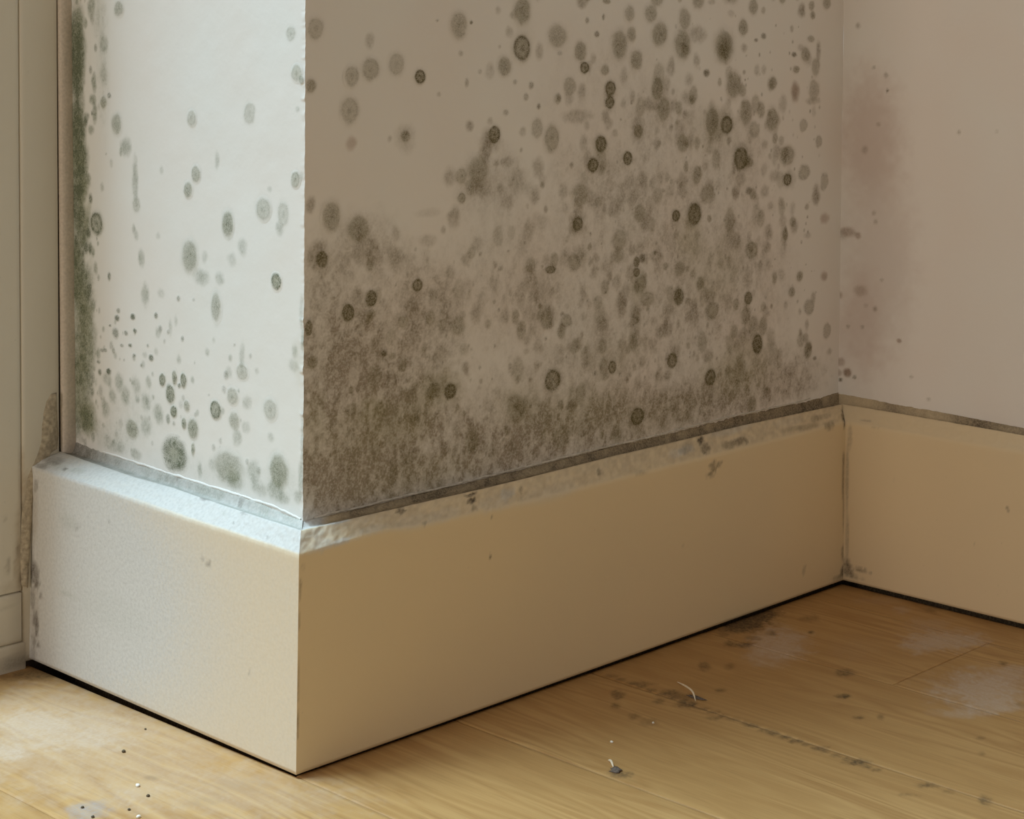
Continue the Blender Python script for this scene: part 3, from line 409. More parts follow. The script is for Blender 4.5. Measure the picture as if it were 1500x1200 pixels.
def glass_mat():
    m, nt, b = mat('door_glass')
    out = [n for n in nt.nodes if n.type == 'OUTPUT_MATERIAL'][0]
    nt.nodes.remove(b)
    t = nt.nodes.new('ShaderNodeBsdfTransparent'); gl = nt.nodes.new('ShaderNodeBsdfGlossy'); mx = nt.nodes.new('ShaderNodeMixShader')
    gl.inputs['Roughness'].default_value = .02; mx.inputs[0].default_value = .06
    nt.links.new(t.outputs[0], mx.inputs[1]); nt.links.new(gl.outputs[0], mx.inputs[2]); nt.links.new(mx.outputs[0], out.inputs[0])
    return m


M_PL = plaster('white_plaster', (.80, .775, .75))
FILM_C = (.285, .325, .265); OLIVE_C = (.24, .27, .14); DARK_C = (.11, .13, .085)
M_PG = plaster('white_plaster_daylit_green_mould', (.77, .785, .775))  # lit-side copy of the plaster, daylight's cool cast put into its base
M_SK = painted('cream_skirting_paint', (.765, .62, .405))
M_FR = painted('beige_door_paint', (.60, .55, .46), .5)
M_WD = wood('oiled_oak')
M_SUB = plain('dark_subfloor', (.05, .035, .022), .9)
M_CK = plain('grubby_sealant', (.58, .545, .49), .8, .18, 260)
M_FILL = plain('brown_filler', (.37, .315, .235), .9, .3, 330)
M_STRIP = plain('pinkish_sealing_strip', (.56, .49, .42), .75, .1, 500)
M_GAP = plain('gap_shade', (.05, .035, .025), .95, .3)  # dark colour stands in for shade inside the door gaps
M_SHAV = plain('pale_shaving', (.78, .68, .52), .6, .08)
M_WCR = plain('white_crumb', (.82, .80, .74), .8, .05)
M_DCR = plain('dark_crumb', (.12, .095, .06), .9, .3)
M_DUST = plain('grey_dust', (.15, .12, .10), 1.0, .35, 900)
M_GL = glass_mat()


# ------------------------------------------------------------------ mesh helpers
def mesh_obj(name, verts, faces, m, parent=None, attr=None, vals=None, smooth=True):
    me = bpy.data.meshes.new(name)
    verts = np.asarray(verts, np.float32)
    if isinstance(faces, np.ndarray):
        nf, k = faces.shape
        me.vertices.add(len(verts)); me.vertices.foreach_set('co', verts.ravel())
        me.loops.add(nf * k); me.loops.foreach_set('vertex_index', faces.astype(np.int32).ravel())
        me.polygons.add(nf); me.polygons.foreach_set('loop_start', np.arange(0, nf * k, k, dtype=np.int32))
        me.update(calc_edges=True)
    else:
        me.from_pydata([tuple(map(float, v)) for v in verts], [], faces)
    me.materials.append(m)
    if smooth:
        me.polygons.foreach_set('use_smooth', np.ones(len(me.polygons), bool))
    if attr:
        a = me.attributes.new(attr, 'FLOAT_COLOR', 'POINT')
        a.data.foreach_set('color', np.asarray(vals, np.float32).ravel())
    me.update()
    o = bpy.data.objects.new(name, me)
    COL.objects.link(o)
    if parent:
        o.parent = parent
    return o


def grid_faces(nu, nv, flip=False):
    i = np.arange(nu - 1)[:, None] * nv + np.arange(nv - 1)[None, :]
    f = np.stack([i, i + nv, i + nv + 1, i + 1], -1).reshape(-1, 4)
    return f[:, ::-1].copy() if flip else f


def tag(o, label, cat, kind=None, group=None):
    o['label'] = label; o['category'] = cat
    if kind:
        o['kind'] = kind
    if group:
        o['group'] = group
    return o


LR, LL = 0.623388, 0.312697
WY = 0.022                                           # plane of the back wall
RX = 0.6454                                          # plane of the right wall
T_RW = np.array([[.0, .1538], [.0279, .1538], [.0726, .1538], [.1038, .1546], [.1562, .1546], [.2263, .1558], [.3182, .1574], [.3847, .1575], [.4745, .1595], [.5729, .1588], [.6386, .1608], [.66, .1608]])
T_LW = np.array([[.0, .1545], [.0227, .1545], [.0536, .1575], [.1281, .1575], [.2093, .1573], [.2616, .1578], [.3046, .1587], [.33, .1587]])
T_RC = np.array([[0, .1394], [.0652, .1424], [.11, .139], [.2034, .1376], [.2775, .1378], [.358, .1381], [.5827, .1388], [.64, .139]])
T_LC = np.array([[0, .1394], [.0615, .1404], [.1214, .141], [.1773, .1425], [.2194, .1437], [.3096, .1442], [.33, .1442]])
T_RL = np.array([[0, .0092], [.0918, .009], [.1694, .0082], [.2132, .0095], [.3096, .0140], [.3749, .0139], [.4707, .0165], [.5614, .0139], [.64, .011]])
T_LL = np.array([[0, .0091], [.0694, .0117], [.1516, .0150], [.1966, .0138], [.2602, .0150], [.33, .0165]])


def tab(t, x):
    return np.interp(x, t[:, 0], t[:, 1])


def floor_z(x, y):
    return -.0026 - .0022 * np.maximum(x, 0) / .6 - .0042 * np.maximum(y, 0) / .3


def jit(z):
    return (fnoise(z * 1000 / 5, z * 0 + 3, 51) - .5) * .0011 - np.clip(fnoise(z * 1000 / 9, z * 0 + 8, 55) - .68, 0, 1) * .006


def xa0(z):
    return .0213 - .0107 * (z - .157)


def xa(z):
    return xa0(z) + jit(z)


def xe(z):
    return .0273 + (.497 - z) * .0274


def zs(z0, dense, top, step):
    a = np.arange(0, dense, step)
    return np.concatenate([z0 + a, np.array([dense + z0 + .02, dense + z0 + .08, dense + z0 + .25, dense + z0 + .6, top])])


# ------------------------------------------------------------------ walls
def wall_back():
    xs0 = np.linspace(0, 1, 540)
    zz = np.linspace(0, 1, 480)
    X = []; Z = []
    U, V = np.meshgrid(xs0, np.arange(490), indexing='ij')
    ztop = .158 + np.concatenate([np.arange(480) * .00082, [.42, .5, .62, .8, 1.1, 1.4, 1.7, 1.9, 2.1, 2.3]])
    xg = xa0(ztop[None, :]) * (1 - U) + RX * U + jit(ztop[None, :]) * (1 - sstep(0, .006, U))
    zb = tab(T_RW, xg) - .005
    f = np.clip((.36 - (ztop[None, :] - .158)) / .36, 0, 1)
    zg = ztop[None, :] + (zb - .158) * f
    yg = WY + (fnoise(xg * 1000 / 40, zg * 1000 / 40, 61) - .5) * .0008 * sstep(0, .03, xg - .02)
    vals = MB(xg.ravel(), zg.ravel())
    yg = yg - .00025 * (vals[:, 1].reshape(yg.shape))
    v = np.stack([xg, yg, zg], -1).reshape(-1, 3)
    o = mesh_obj('wall_back', v, grid_faces(540, 490, False), M_PL, None, 'mould', vals)
    return tag(o, 'mouldy right-hand face of the white pillar, crowded with dark round mould colonies', 'wall', 'structure')


def wall_left():
    nu, nz = 250, 490
    U = np.linspace(0, 1, nu)[:, None]
    zt = .158 + np.concatenate([np.arange(480) * .00082, [.42, .5, .62, .8, 1.1, 1.4, 1.7, 1.9, 2.1, 2.3]])[None, :]
    yy = WY + (LL + .004 - WY) * U + zt * 0
    zb = tab(T_LW, yy) - .005
    f = np.clip((.36 - (zt - .158)) / .36, 0, 1)
    zg = zt + (zb - .158) * f
    xg = xa0(zt) * (1 - U) + xe(zt) * U + jit(zt) * (1 - sstep(0, .02, U)) + (fnoise(yy * 1000 / 40, zg * 1000 / 40, 63) - .5) * .0008 * sstep(0, .03, yy - .022)
    vals = ML(yy.ravel(), zg.ravel())
    xg = xg - .00025 * vals[:, 1].reshape(xg.shape)
    v = np.stack([xg, yy, zg], -1).reshape(-1, 3)
    o = mesh_obj('wall_left', v, grid_faces(nu, nz, True), M_PG, None, 'mould', vals)
    return tag(o, 'bright narrow pillar face lit by daylight, green mould along its door-side edge', 'wall', 'structure')


def wall_right():
    ys = np.concatenate([.0225 - np.linspace(0, .24, 170), [-.25, -.3, -.4, -.6, -.9, -1.3]])
    zt = .158 + np.concatenate([np.arange(250) * .0016, [.42, .5, .62, .8, 1.1, 1.4, 1.7, 2.0, 2.3]])
    Y, Z = np.meshgrid(ys, zt, indexing='ij')
    zb = np.interp(-Y, [-.0265, .0, .16, 1.3], [.1598, .1592, .1556, .1556]) - .005
    f = np.clip((.3 - (Z - .158)) / .3, 0, 1)
    Z = Z + (zb - .158) * f
    X = RX + (fnoise(Y * 1000 / 40, Z * 1000 / 40, 65) - .5) * .0008
    vals = MR(Y.ravel(), Z.ravel())
    v = np.stack([X, Y, Z], -1).reshape(-1, 3)
    o = mesh_obj('wall_right', v, grid_faces(len(ys), len(zt), False), M_PL, None, 'mould', vals)
    return tag(o, 'plain off-white wall right of the inner corner, with only a few tiny specks', 'wall', 'structure')


WB = wall_back(); WL = wall_left(); WR = wall_right()

# raised mould colonies: each distinct colony is a low dome of its own on the wall that carries it


def colony(parent, field, place, cu, cv, ru, rv):
    nr, na = 7, 22
    rr = np.linspace(0, 1.22, nr)[1:]
    an = np.arange(na) * 2 * np.pi / na
    u = [cu]; v = [cv]; h = [.00022]
    for r in rr:
        for a in an:
            u.append(cu + ru * r * math.cos(a)); v.append(cv + rv * r * math.sin(a)); h.append(.00022 * max(0, 1 - (r / 1.22) ** 2) + .00003)
    u = np.array(u) / 1000; v = np.array(v) / 1000
    faces = [(0, 1 + (i + 1) % na, 1 + i) for i in range(na)]
    for k in range(nr - 2):
        for i in range(na):
            j = (i + 1) % na
            faces.append((1 + k * na + i, 1 + k * na + j, 1 + (k + 1) * na + j, 1 + (k + 1) * na + i))
    vals = field(u, v)
    P = place(u, v, np.array(h))
    return mesh_obj('mould_colony', P, faces, M_PG if parent is WL else M_PL, parent, 'mould', vals)


def pick(spots):
    for cu, cv, ru, rv, k, s in rows(spots):
        if k in 'drRoq' and s >= .42 and ru > 1.4:
            yield cu, cv, ru, rv, k, s


def pb(u, v, h):
    yy = WY + (fnoise(u * 1000 / 40, v * 1000 / 40, 61) - .5) * .0008 * sstep(0, .03, u - .02)
    return np.stack([np.maximum(u, xa(v) + .0001), yy - .00025 * MB(u, v)[:, 1] - .00008 - h, v], 1)


def pl(u, v, h):
    t = (u - WY) / (LL + .004 - WY)
    x = xa0(v) * (1 - t) + xe(v) * t + jit(v) * (1 - sstep(0, .02, t)) + (fnoise(u * 1000 / 40, v * 1000 / 40, 63) - .5) * .0008 * sstep(0, .03, u - .022)
    return np.stack([x - .00025 * ML(u, v)[:, 1] - .00008 - h, np.clip(u, WY + .0001, LL), v], 1)


def pr(u, v, h):
    return np.stack([RX + (fnoise(u * 1000 / 40, v * 1000 / 40, 65) - .5) * .0008 - .00006 - h, u, v], 1)


for c in pick(SPOT_BACK):
    o = colony(WB, MB, pb, *c[:4])
for c in pick(SPOT_LEFT):
    o = colony(WL, ML, pl, *c[:4])
    if c[4] == 'R':
        o['label'] = 'largest ringed green mould colony'
for c in pick(SPOT_RIGHT):
    o = colony(WR, MR, pr, *c[:4])


# ------------------------------------------------------------------ skirting boards
def profile(wface, nf, nc, nl):
    """list of (section, t): face 0..1, chamfer 0..1, ledge 0..1"""
    return [(-1, 0), (-1, 1)] + [(0, t) for t in np.linspace(0, 1, nf)] + [(1, t) for t in np.linspace(0, 1, nc)[1:]] + [(2, t) for t in np.linspace(0, 1, nl)[1:]]


def skirting(name, side, s, tc, tl, tw, stain, label, wins):
    P = profile(0, 60, 16, 14)
    ns, npf = len(s), len(P)
    zc = tc(s); ins = tl(s); zw = tw(s)
    S = np.repeat(s[:, None], npf, 1); D = np.zeros((ns, npf)); Z = np.zeros((ns, npf)); W = np.zeros((ns, npf))
    rnd = .0007
    for j, (k, t) in enumerate(P):
        if k == -1:      # recessed underside and the dark hollow behind it
            Z[:, j] = -.029 if t == 0 else .0003; D[:, j] = .026; W[:, j] = -.05
        elif k == 0:
            Z[:, j] = t * zc; W[:, j] = t * .14
            D[:, j] = np.where(t > .985, .0002, 0) * (t > .985)
        elif k == 1:
            Z[:, j] = zc + t * (.152 - zc); D[:, j] = t * ins; W[:, j] = .14 + t * .0156
        else:
            D[:, j] = ins + t * (wins + .003 - ins)
            qq = t * (wins + .003 - ins) / (wins - ins)
            Z[:, j] = .152 - .002 * np.sin(np.minimum(1, qq * 1.2) * math.pi * .5) * (1 - sstep(.7, 1, qq)) + (zw - .0004 - .152) * sstep(.6, 1, qq)
            W[:, j] = .1556 + t * .012
    st = stain(S.ravel(), W.ravel())
    st = st.reshape(ns, npf, 4)
    nz = fnoise(S * 1000 / 9, W * 1000 / 3, 71); C0 = st[:, :, 1].copy()
    for j, (k, t) in enumerate(P):
        if k == -1:
            st[:, j, 0] = 1  # hollow under the board coloured dark as if in deep shade
        if k == 2 and side == 'back':      # smear of white filler at the outer corner
            st[:, j, 1] = np.maximum(st[:, j, 1], 1 - sstep(.012, .024, s))
        if k == 2 and side == 'left':
            st[:, j, 2] = np.maximum(st[:, j, 2], np.clip(.35 + .9 * (nz[:, j] - .4), 0, .8)); st[:, j, 1] = .9
        if k == 2:   # grime, with the gap's shade painted in, on the ledge behind the moulding
            g = LEDGE[side](s) * (1 - .6 * max(0, t - .93) / .07)
            st[:, j, 0] = np.maximum(st[:, j, 0], g * np.clip(.7 + .6 * (nz[:, j] - .3), 0, 1))
        st[:, j, 0] *= 1 - .8 * (C0[:, j] if k == 2 and side == 'back' else 0)
        if k == 1:   # bare, chalky moulding
            st[:, j, 1] = np.maximum(st[:, j, 1], CHALK[side](s) * sstep(0, .12, np.array(t)) * np.clip((.97 if side == 'left' else .75) + 1.1 * (nz[:, j] - .45) * (side != 'left'), 0, 1))
            if side == 'back':
                st[:, j, 3] = np.maximum(st[:, j, 3], (.55 * np.clip(1.6 * (fnoise(S[:, j] * 1000 / 5, W[:, j] * 1000 / 3, 77) - .25), 0, 1)) * sstep(0, .2, np.array(t)))
    rough = (fnoise(S * 1000 / 3.5, W * 1000 / 3.5, 73) - .5) * .0011
    amt = sstep(.1385, .143, W)
    chip = np.clip(st[:, :, 0] - .75, 0, 1) * .004 * (W > .1405) * (W < .1556)
    D = D + amt * rough + chip
    Z = Z - amt * rough * .6
    return S, D, Z, st, P


LEDGE = {'back': lambda s: np.interp(s, [0, .012, .024, .05, .12, .6, .64], [.0, .08, .7, .97, 1, 1, .75]),
         'left': lambda s: np.interp(s, [0, .03, .09, .2, .27, .30, .33], [.14, .2, .26, .36, .5, .85, .95]),
         'right': lambda s: np.interp(s, [0, .02, .05, .08, .12, .16, .3], [.5, .5, .85, .65, .95, .8, .85])}
CHALK = {'back': lambda s: np.interp(s, [0, .03, .08, .3, .45, .6], [.5, .3, .18, .15, .1, .05]),
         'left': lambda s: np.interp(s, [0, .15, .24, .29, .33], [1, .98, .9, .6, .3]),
         'right': lambda s: s * 0 + .05}

s = np.linspace(0, 1, 520)
S, D, Z, st, P = skirting('b', 'back', s * LR, lambda x: tab(T_RC, x), lambda x: tab(T_RL, x), lambda x: tab(T_RW, x), Stain(SKIRT_BACK), '', WY)
X = s[:, None] * LR + D * (1 - s[:, None]) + D * s[:, None]
v = np.stack([X, D, Z], -1).reshape(-1, 3)
o = mesh_obj('baseboard_back', v, grid_faces(*S.shape), M_SK, None, 'stain', st.reshape(-1, 4))
tag(o, 'long cream skirting board in shade along the foot of the mouldy wall', 'baseboard', 'structure')
BBK = o

s = np.linspace(0, 1, 300)
S, D, Z, st, P = skirting('l', 'left', s * LL, lambda x: tab(T_LC, x), lambda x: tab(T_LL, x), lambda x: tab(T_LW, x), Stain(SKIRT_LEFT), '', WY)
Y = s[:, None] * LL + D * (1 - s[:, None])
tw = np.clip((Y - WY) / (LL + .004 - WY), 0, 1)
wl = D + (xa0(.157) * (1 - tw) + xe(.157) * tw - WY) * sstep(.009, .022, D)      # the ledge follows the wall, which runs back towards the door
v = np.stack([wl, Y, Z], -1).reshape(-1, 3)
o = mesh_obj('baseboard_left', v, grid_faces(*S.shape, True), M_SK, None, 'stain', st.reshape(-1, 4))
tag(o, 'short cream skirting board in daylight below the bright pillar face', 'baseboard', 'structure')
BLF = o

s = np.concatenate([np.linspace(0, .25, 210), [.27, .3, .4, .6, .9, 1.3]])
S, D, Z, st, P = skirting('r', 'right', s, lambda x: x * 0 + .1394, lambda x: np.interp(x, [0, .05, .17, .4], [.0135, .0135, .009, .009]), lambda x: np.interp(x, [0, .16, 1.3], [.1596, .1556, .1556]),
                          lambda u, w: Stain(SKIRT_RIGHT)(-u, w), '', WY)
f = np.clip(s / .1, 0, 1)[:, None]
Y = -s[:, None] + D * (1 - f)
v = np.stack([LR + D, Y, Z], -1).reshape(-1, 3)
o = mesh_obj('baseboard_right', v, grid_faces(*S.shape), M_SK, None, 'stain', st.reshape(-1, 4))
tag(o, 'cream skirting board right of the inner corner, under the plain wall', 'baseboard', 'structure')


# ------------------------------------------------------------------ thin bead of filler where plaster meets the skirting
def bead(name, pts, rad, m, parent, na=8):
    pts = np.asarray(pts, float); n = len(pts)
    d = np.gradient(pts, axis=0); d /= np.linalg.norm(d, axis=1)[:, None]
    up = np.array([0, 0, 1.]); a = np.cross(d, up); a /= np.maximum(np.linalg.norm(a, axis=1), 1e-9)[:, None]; b = np.cross(a, d)
    rad = np.broadcast_to(rad, n)
    an = np.arange(na) * 2 * np.pi / na
    v = (pts[:, None, :] + rad[:, None, None] * (np.cos(an)[None, :, None] * a[:, None, :] + np.sin(an)[None, :, None] * b[:, None, :])).reshape(-1, 3)
    i = np.arange(n - 1)[:, None] * na + np.arange(na)[None, :]; j = np.arange(n - 1)[:, None] * na + (np.arange(na)[None, :] + 1) % na
    f = np.stack([i, j, j + na, i + na], -1).reshape(-1, 4)
    return mesh_obj(name, v, f, m, parent, 'mould', np.zeros((len(v), 4)))


xb = np.linspace(.03, .60, 300)
rb = .0004 + .0006 * fnoise(xb * 1000 / 8, xb * 0, 81)
bead('filler_bead', np.stack([xb, xb * 0 + WY - .0002, tab(T_RW, xb) + .0004 + (fnoise(xb * 1000 / 6, xb * 0 + 4, 83) - .5) * .0012], 1), rb, M_CK, WB)
yb = np.linspace(.024, .27, 200)
tl = (yb - WY) / (LL + .004 - WY)
zb = tab(T_LW, yb)
bead('filler_bead', np.stack([xa0(zb) * (1 - tl) + xe(zb) * tl + .0002, yb, zb - .0004 + (fnoise(yb * 1000 / 6, yb * 0 + 4, 85) - .5) * .0012], 1), .0006 + .0007 * fnoise(yb * 1000 / 8, yb * 0, 87), M_PG, WL)


# ------------------------------------------------------------------ oak floor: subfloor with one object for each plank
class FloorStainLight:
    def __init__(self, t):
        self.t = []
        for a in t.split(';'):
            a = a.split()
            self.t.append([float(q) for q in a[:6]] + [a[6], float(a[7])])

    def __call__(self, x, y):
        x = x * 1000; y = y * 1000
        o = np.zeros((len(x), 4))
        wx = fnoise(x / 9, y / 9, 91) - .5; wy = fnoise(x / 9, y / 9, 95) - .5
        wx += .5 * (vnoise(x / 2.5, y / 2.5, 3) - .5); wy += .5 * (vnoise(x / 2.5, y / 2.5, 4) - .5)
        f = fnoise(x / 2.2, y / 2.6, 97, 2)
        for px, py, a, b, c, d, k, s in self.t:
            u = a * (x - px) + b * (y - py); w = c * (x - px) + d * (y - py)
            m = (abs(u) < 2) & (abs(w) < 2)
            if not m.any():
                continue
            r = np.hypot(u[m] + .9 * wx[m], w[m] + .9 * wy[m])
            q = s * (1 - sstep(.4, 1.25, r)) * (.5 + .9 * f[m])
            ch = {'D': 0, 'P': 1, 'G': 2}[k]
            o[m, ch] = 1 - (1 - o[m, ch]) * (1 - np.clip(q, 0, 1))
        return np.clip(o, 0, 1)


FS = FloorStainLight(FLOOR_STAIN_LIGHT)
sub = mesh_obj('floor', [(-1.7, -1.7, -.03), (.75, -1.7, -.03), (.75, .45, -.03), (-1.7, .45, -.03), (-1.7, -1.7, -.05), (.75, -1.7, -.05), (.75, .45, -.05), (-1.7, .45, -.05)],
               [(0, 1, 2, 3), (7, 6, 5, 4), (0, 4, 5, 1), (1, 5, 6, 2), (2, 6, 7, 3), (3, 7, 4, 0)], M_SUB, None, None, None, False)
tag(sub, 'worn golden oak floorboards meeting the skirting boards', 'floor', 'structure')


def plank(x0, x1, y0, y1, step):
    g = .00018
    g0 = .0005 if abs(x0 - .2878) < .002 else g
    g1 = .0005 if abs(x1 - .2878) < .002 else g
    xs = np.concatenate([[x0 + g0], np.linspace(x0 + g0 + .0006, x1 - g1 - .0006, max(4, int((x1 - x0) / step))), [x1 - g1]])
    ys = np.concatenate([[y0 + g], np.linspace(y0 + g + .0006, y1 - g - .0006, max(4, int((y1 - y0) / step))), [y1 - g]])
    X, Y = np.meshgrid(xs, ys, indexing='ij')
    Z = floor_z(X, Y) + (fnoise(X * 1000 / 30, Y * 1000 / 90, 101) - .5) * .0005
    Z[0, :] -= .0005; Z[-1, :] -= .0005; Z[:, 0] -= .0005; Z[:, -1] -= .0005
    top = np.stack([X, Y, Z], -1).reshape(-1, 3)
    nx, ny = X.shape
    F = [tuple(f) for f in []]
    f4 = grid_faces(nx, ny)
    rim = [i * ny for i in range(nx)] + [(nx - 1) * ny + j for j in range(1, ny)] + [i * ny + ny - 1 for i in range(nx - 2, -1, -1)] + [j for j in range(ny - 2, 0, -1)]
    low = top[rim].copy(); low[:, 2] = -.028
    n0 = len(top); r = np.array(rim); k = np.arange(len(rim)); k2 = (k + 1) % len(rim)
    sides = np.stack([r[k], n0 + k, n0 + k2, r[k2]], -1)
    v = np.concatenate([top, low])
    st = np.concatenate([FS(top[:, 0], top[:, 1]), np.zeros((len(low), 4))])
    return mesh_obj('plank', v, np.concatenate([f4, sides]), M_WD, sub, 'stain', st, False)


edges = [.0028 + .1425 * k for k in range(-11, 6)]
for k in range(len(edges) - 1):
    a, b = edges[k], edges[k + 1]
    fine = .0018 if b > -.31 else .03
    cuts = [-1.6, -.72 - .13 * (k % 3), .42]
    if abs(a - .429) < .01:
        cuts = [-1.6, -.17, .42]
    for c, d in zip(cuts[:-1], cuts[1:]):
        if b > .01:
            d = min(d, .004)
            b = min(b, LR + .0035)
        if fine < .01 and d > -.45:
            if c < -.5:
                plank(a, b, c, d, .0024)
            else:
                plank(a, b, c, d, .0018)
        else:
            plank(a, b, c, d, .03)

# ------------------------------------------------------------------ glazed door to the left of the pillar
door = bpy.data.objects.new('door_1', None)
COL.objects.link(door)
door.location = (-.0066, LL, 0)
tag(door, 'beige painted door frame and door leaf at the far left edge', 'door', 'structure')
DST = Stain(DOOR_STAIN)
SH = .022


def slab(name, poly_x, z0, z1, yf, depth, m, bev=.0008, step=.0025, parent=door):
    """upright board in the door plane: front face at y = yf, leaning with the frame"""
    x0, x1 = poly_x
    nx = max(3, min(90, int((x1 - x0) / step))); nz = max(3, min(260, int((z1 - z0) / step)))
    xs = np.concatenate([[x0], np.linspace(x0 + bev, x1 - bev, nx), [x1]])
    zz = np.concatenate([[z0], np.linspace(z0 + bev, z1 - bev, nz), [z1]])
    X, Z = np.meshgrid(xs, zz, indexing='ij')
    Y = np.full_like(X, yf)
    Y[0, :] += bev; Y[-1, :] += bev; Y[:, 0] += bev; Y[:, -1] += bev
    XS = X - SH * (Z - .051)
    top = np.stack([XS, Y, Z], -1).reshape(-1, 3)
    n, k = X.shape
    f4 = grid_faces(n, k)
    rim = [i * k for i in range(n)] + [(n - 1) * k + j for j in range(1, k)] + [i * k + k - 1 for i in range(n - 2, -1, -1)] + [j for j in range(k - 2, 0, -1)]
    low = top[rim].copy(); low[:, 1] = yf + depth
    n0 = len(top); r = np.array(rim); q = np.arange(len(rim)); q2 = (q + 1) % len(rim)
    sides = np.stack([r[q], n0 + q, n0 + q2, r[q2]], -1)
    v = np.concatenate([top, low])
    st = DST(v[:, 0], v[:, 2])
    v = v - np.array([-.0066, LL, 0])
    if m is M_FR:
        return mesh_obj(name, v, np.concatenate([f4, sides]), m, parent, 'stain', st, False)
    return mesh_obj(name, v, np.concatenate([f4, sides]), m, parent, None, None, False)


slab('frame_post', (-.0062, .0262), -.002, .53, LL, .05, M_FR)
slab('frame_post', (-.0062, .0262), .5305, 2.25, LL, .05, M_FR, step=.2)
slab('backing', (-.0095, .06), -.03, 2.25, LL + .004, .03, M_GAP, step=.3)
slab('door_stile', (-.070, -.0068), .052, .53, LL + .0004, .045, M_FR)
slab('door_stile', (-.070, -.0068), .5305, 2.2, LL + .0004, .045, M_FR, step=.2)
slab('weather_board', (-1.17, -.0075), .0142, .0512, LL - .0006, .02, M_FR)
slab('threshold', (-1.3, -.0038), -.03, .0134, LL - .0002, .06, M_FR)
slab('bottom_rail', (-1.05, -.0705), .052, .11, LL + .0004, .045, M_FR, step=.01)
slab('top_rail', (-1.05, -.0705), 2.05, 2.2, LL + .0004, .045, M_FR, step=.05)
slab('door_stile', (-1.17, -1.0505), .052, 2.2, LL + .0004, .045, M_FR, step=.1)
slab('frame_post', (-1.26, -1.1705), -.006, 2.25, LL, .05, M_FR, step=.1)
slab('glass_pane', (-1.05, -.0705), .11, 2.05, LL + .02, .006, M_GL, step=.3)

# sealing strip standing in the corner between frame and plaster
zz = np.linspace(.149, .56, 180)
zz = np.concatenate([zz, [.7, 1.0, 1.5, 2.2]])
cross = []
x83 = .016 + (.4965 - zz) * .0243
x102 = xe(zz) + .0016
w = (x102 - x83)
prof = [(0, 1.0), (.02, .35), (.12, .08), (.3, 0), (.7, 0), (.9, .15), (1.0, .45), (1.0, 1.2)]
wob = (fnoise(zz * 1000 / 8, zz * 0, 111) - .5) * .0012
v = []
for a, b in prof:
    v.append(np.stack([x83 + .0009 + w * a + wob * (a > .5), LL - .0034 + b * .0042 + zz * 0, zz], 1))
v = np.stack(v, 1)
mesh_obj('sealing_strip', v.reshape(-1, 3) - np.array([-.0066, LL, 0]), grid_faces(len(zz), len(prof)), M_STRIP, door)

# lumps of old filler smeared over frame, plaster and skirting end
poly = np.array([(.0206, .1977), (.0155, .1972), (.0112, .192), (.0085, .183), (.0078, .1759), (.0068, .1606), (.0004, .1461), (-.0042, .1365), (-.0082, .1067), (-.0085, .0767), (-.0075, .056), (-.0018, .0540), (.0012, .1052), (.002, .136), (.0107, .1502), (.0225, .1545), (.0235, .165), (.0215, .185)])
c = []
for i in range(len(poly)):
    a, b = poly[i], poly[(i + 1) % len(poly)]
    for t in np.linspace(0, 1, 7)[:-1]:
        c.append(a * (1 - t) + b * t)
c = np.array(c)
cx = np.interp(c[:, 1], [.05, .10, .136, .15, .2], [-.004, -.003, .001, .014, .019])
vv = []; ff = []
K = 5
for k in range(K):
    t = k / (K - 1)
    q = np.stack([c[:, 0] * (1 - t) + cx * t, c[:, 1] + (t * .0 if True else 0)], 1)
    hh = .0024 * (1 - (1 - t) ** 2) * (.5 + fnoise(q[:, 0] * 1000 / 4, q[:, 1] * 1000 / 4, 121))
    vv.append(np.stack([q[:, 0] + .0066, -hh + .0004, q[:, 1]], 1))
vv = np.concatenate(vv); n = len(c)
for k in range(K - 1):
    for i in range(n):
        j = (i + 1) % n
        ff.append((k * n + i, k * n + j, (k + 1) * n + j, (k + 1) * n + i))
mesh_obj('filler_smear', vv, ff, M_FILL, door)

# ------------------------------------------------------------------ loose bits on the floor


def shaving(pts, r, label):
    p = np.array(pts, float); t = np.linspace(0, 1, 14)
    tt = np.linspace(0, 1, len(p))
    q = np.stack([np.interp(t, tt, p[:, i]) for i in range(3)], 1)
    for _ in range(3):
        q[1:-1] = (q[:-2] + 2 * q[1:-1] + q[2:]) / 4
    rad = r * (1 - abs(2 * t - 1) ** 3 * .75)
    o = bead('wood_shaving', q, rad, M_SHAV, None, 8)
    tag(o, label, 'shaving')


shaving([(.3188, -.0551, -.0036), (.3110, -.0690, -.0012), (.3020, -.0830, .0006), (.2965, -.0895, -.0036)], .0007, 'long thin curled pale wood shaving lying across the dark floor seam')
shaving([(.1657, -.1189, -.0026), (.1625, -.1240, -.0006), (.1591, -.1290, -.0027)], .0008, 'short pale wood splinter stuck in a grey dust clump on the floor')


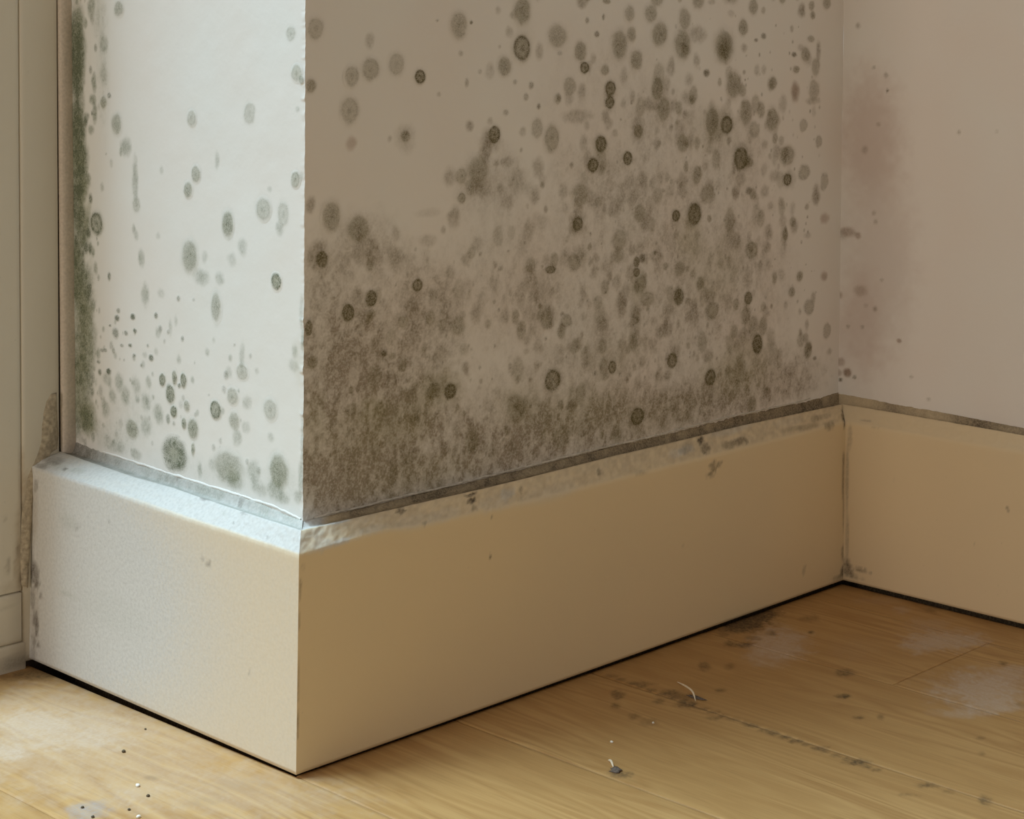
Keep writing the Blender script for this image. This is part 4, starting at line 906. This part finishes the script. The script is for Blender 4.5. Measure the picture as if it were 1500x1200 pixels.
def lump(name, x, y, rx, ry, rz, m, label, cat, seed, group=None):
    nr, na = 6, 14
    v = [(0, 0, rz)]
    rs = np.random.RandomState(seed)
    for i in range(1, nr):
        th = i / (nr - 1) * math.pi
        for a in range(na):
            p = a * 2 * math.pi / na
            k = (.75 + .5 * rs.rand()) if name != 'dust_clump' else (.35 + 1.0 * rs.rand())
            v.append((rx * k * math.sin(th) * math.cos(p), ry * k * math.sin(th) * math.sin(p), rz * math.cos(th) * (.8 + .3 * rs.rand())))
    ff = [(0, 1 + a, 1 + (a + 1) % na) for a in range(na)]
    for i in range(nr - 2):
        for a in range(na):
            b = (a + 1) % na
            ff.append((1 + i * na + a, 1 + (i + 1) * na + a, 1 + (i + 1) * na + b, 1 + i * na + b))
    o = mesh_obj(name, np.array(v), ff, m)
    o.location = (x, y, float(floor_z(np.array(x), np.array(y))) + rz * .55)
    return tag(o, label, cat, None, group)


lump('dust_clump', .1568, -.1335, .0040, .0055, .0010, M_DUST, 'grey fluffy dust clump at the foot of the short splinter', 'dust', 3)
lump('dust_clump', .3020, -.0860, .0025, .0085, .0008, M_DUST, 'dark dust clump in the floor seam under the long curled shaving', 'dust', 4)
lump('dark_crumb', -.0496, .1171, .0013, .0012, .0011, M_DCR, 'dark crumb alone on the pale lit boards before the short skirting', 'crumb', 5)
lump('dark_crumb', -.0816, .0440, .0011, .0011, .0010, M_DCR, 'dark crumb nearest the white crumbs at the bottom of the floor', 'crumb', 6)
lump('dark_crumb', -.1198, .0578, .0010, .0011, .0009, M_DCR, 'dark crumb on the upper edge of the greyish floor stain', 'crumb', 7)
lump('dark_crumb', -.1235, .0411, .0011, .0011, .0009, M_DCR, 'dark crumb in the middle of the greyish floor stain', 'crumb', 8)
lump('dark_crumb', -.1019, .0349, .0010, .0010, .0008, M_DCR, 'small dark crumb between the two white crumbs', 'crumb', 9)
lump('dark_crumb', -.0155, .1412, .0008, .0008, .0007, M_DCR, 'tiny dark speck close to the short skirting board', 'crumb', 10)
lump('white_crumb', -.0766, .0621, .0014, .0016, .0011, M_WCR, 'white plaster crumb right of the greyish floor stain', 'crumb', 11)
lump('white_crumb', -.1044, .0214, .0015, .0013, .0011, M_WCR, 'white plaster crumb at the very bottom edge of the floor', 'crumb', 12)
lump('white_crumb', .2403, -.0961, .0008, .0008, .0007, M_WCR, 'tiny pale crumb in the shade left of the dark floor seam', 'crumb', 13)
lump('white_crumb', .1921, -.0993, .0008, .0014, .0008, M_WCR, 'tiny pale flake in the shade above the short splinter', 'crumb', 14)
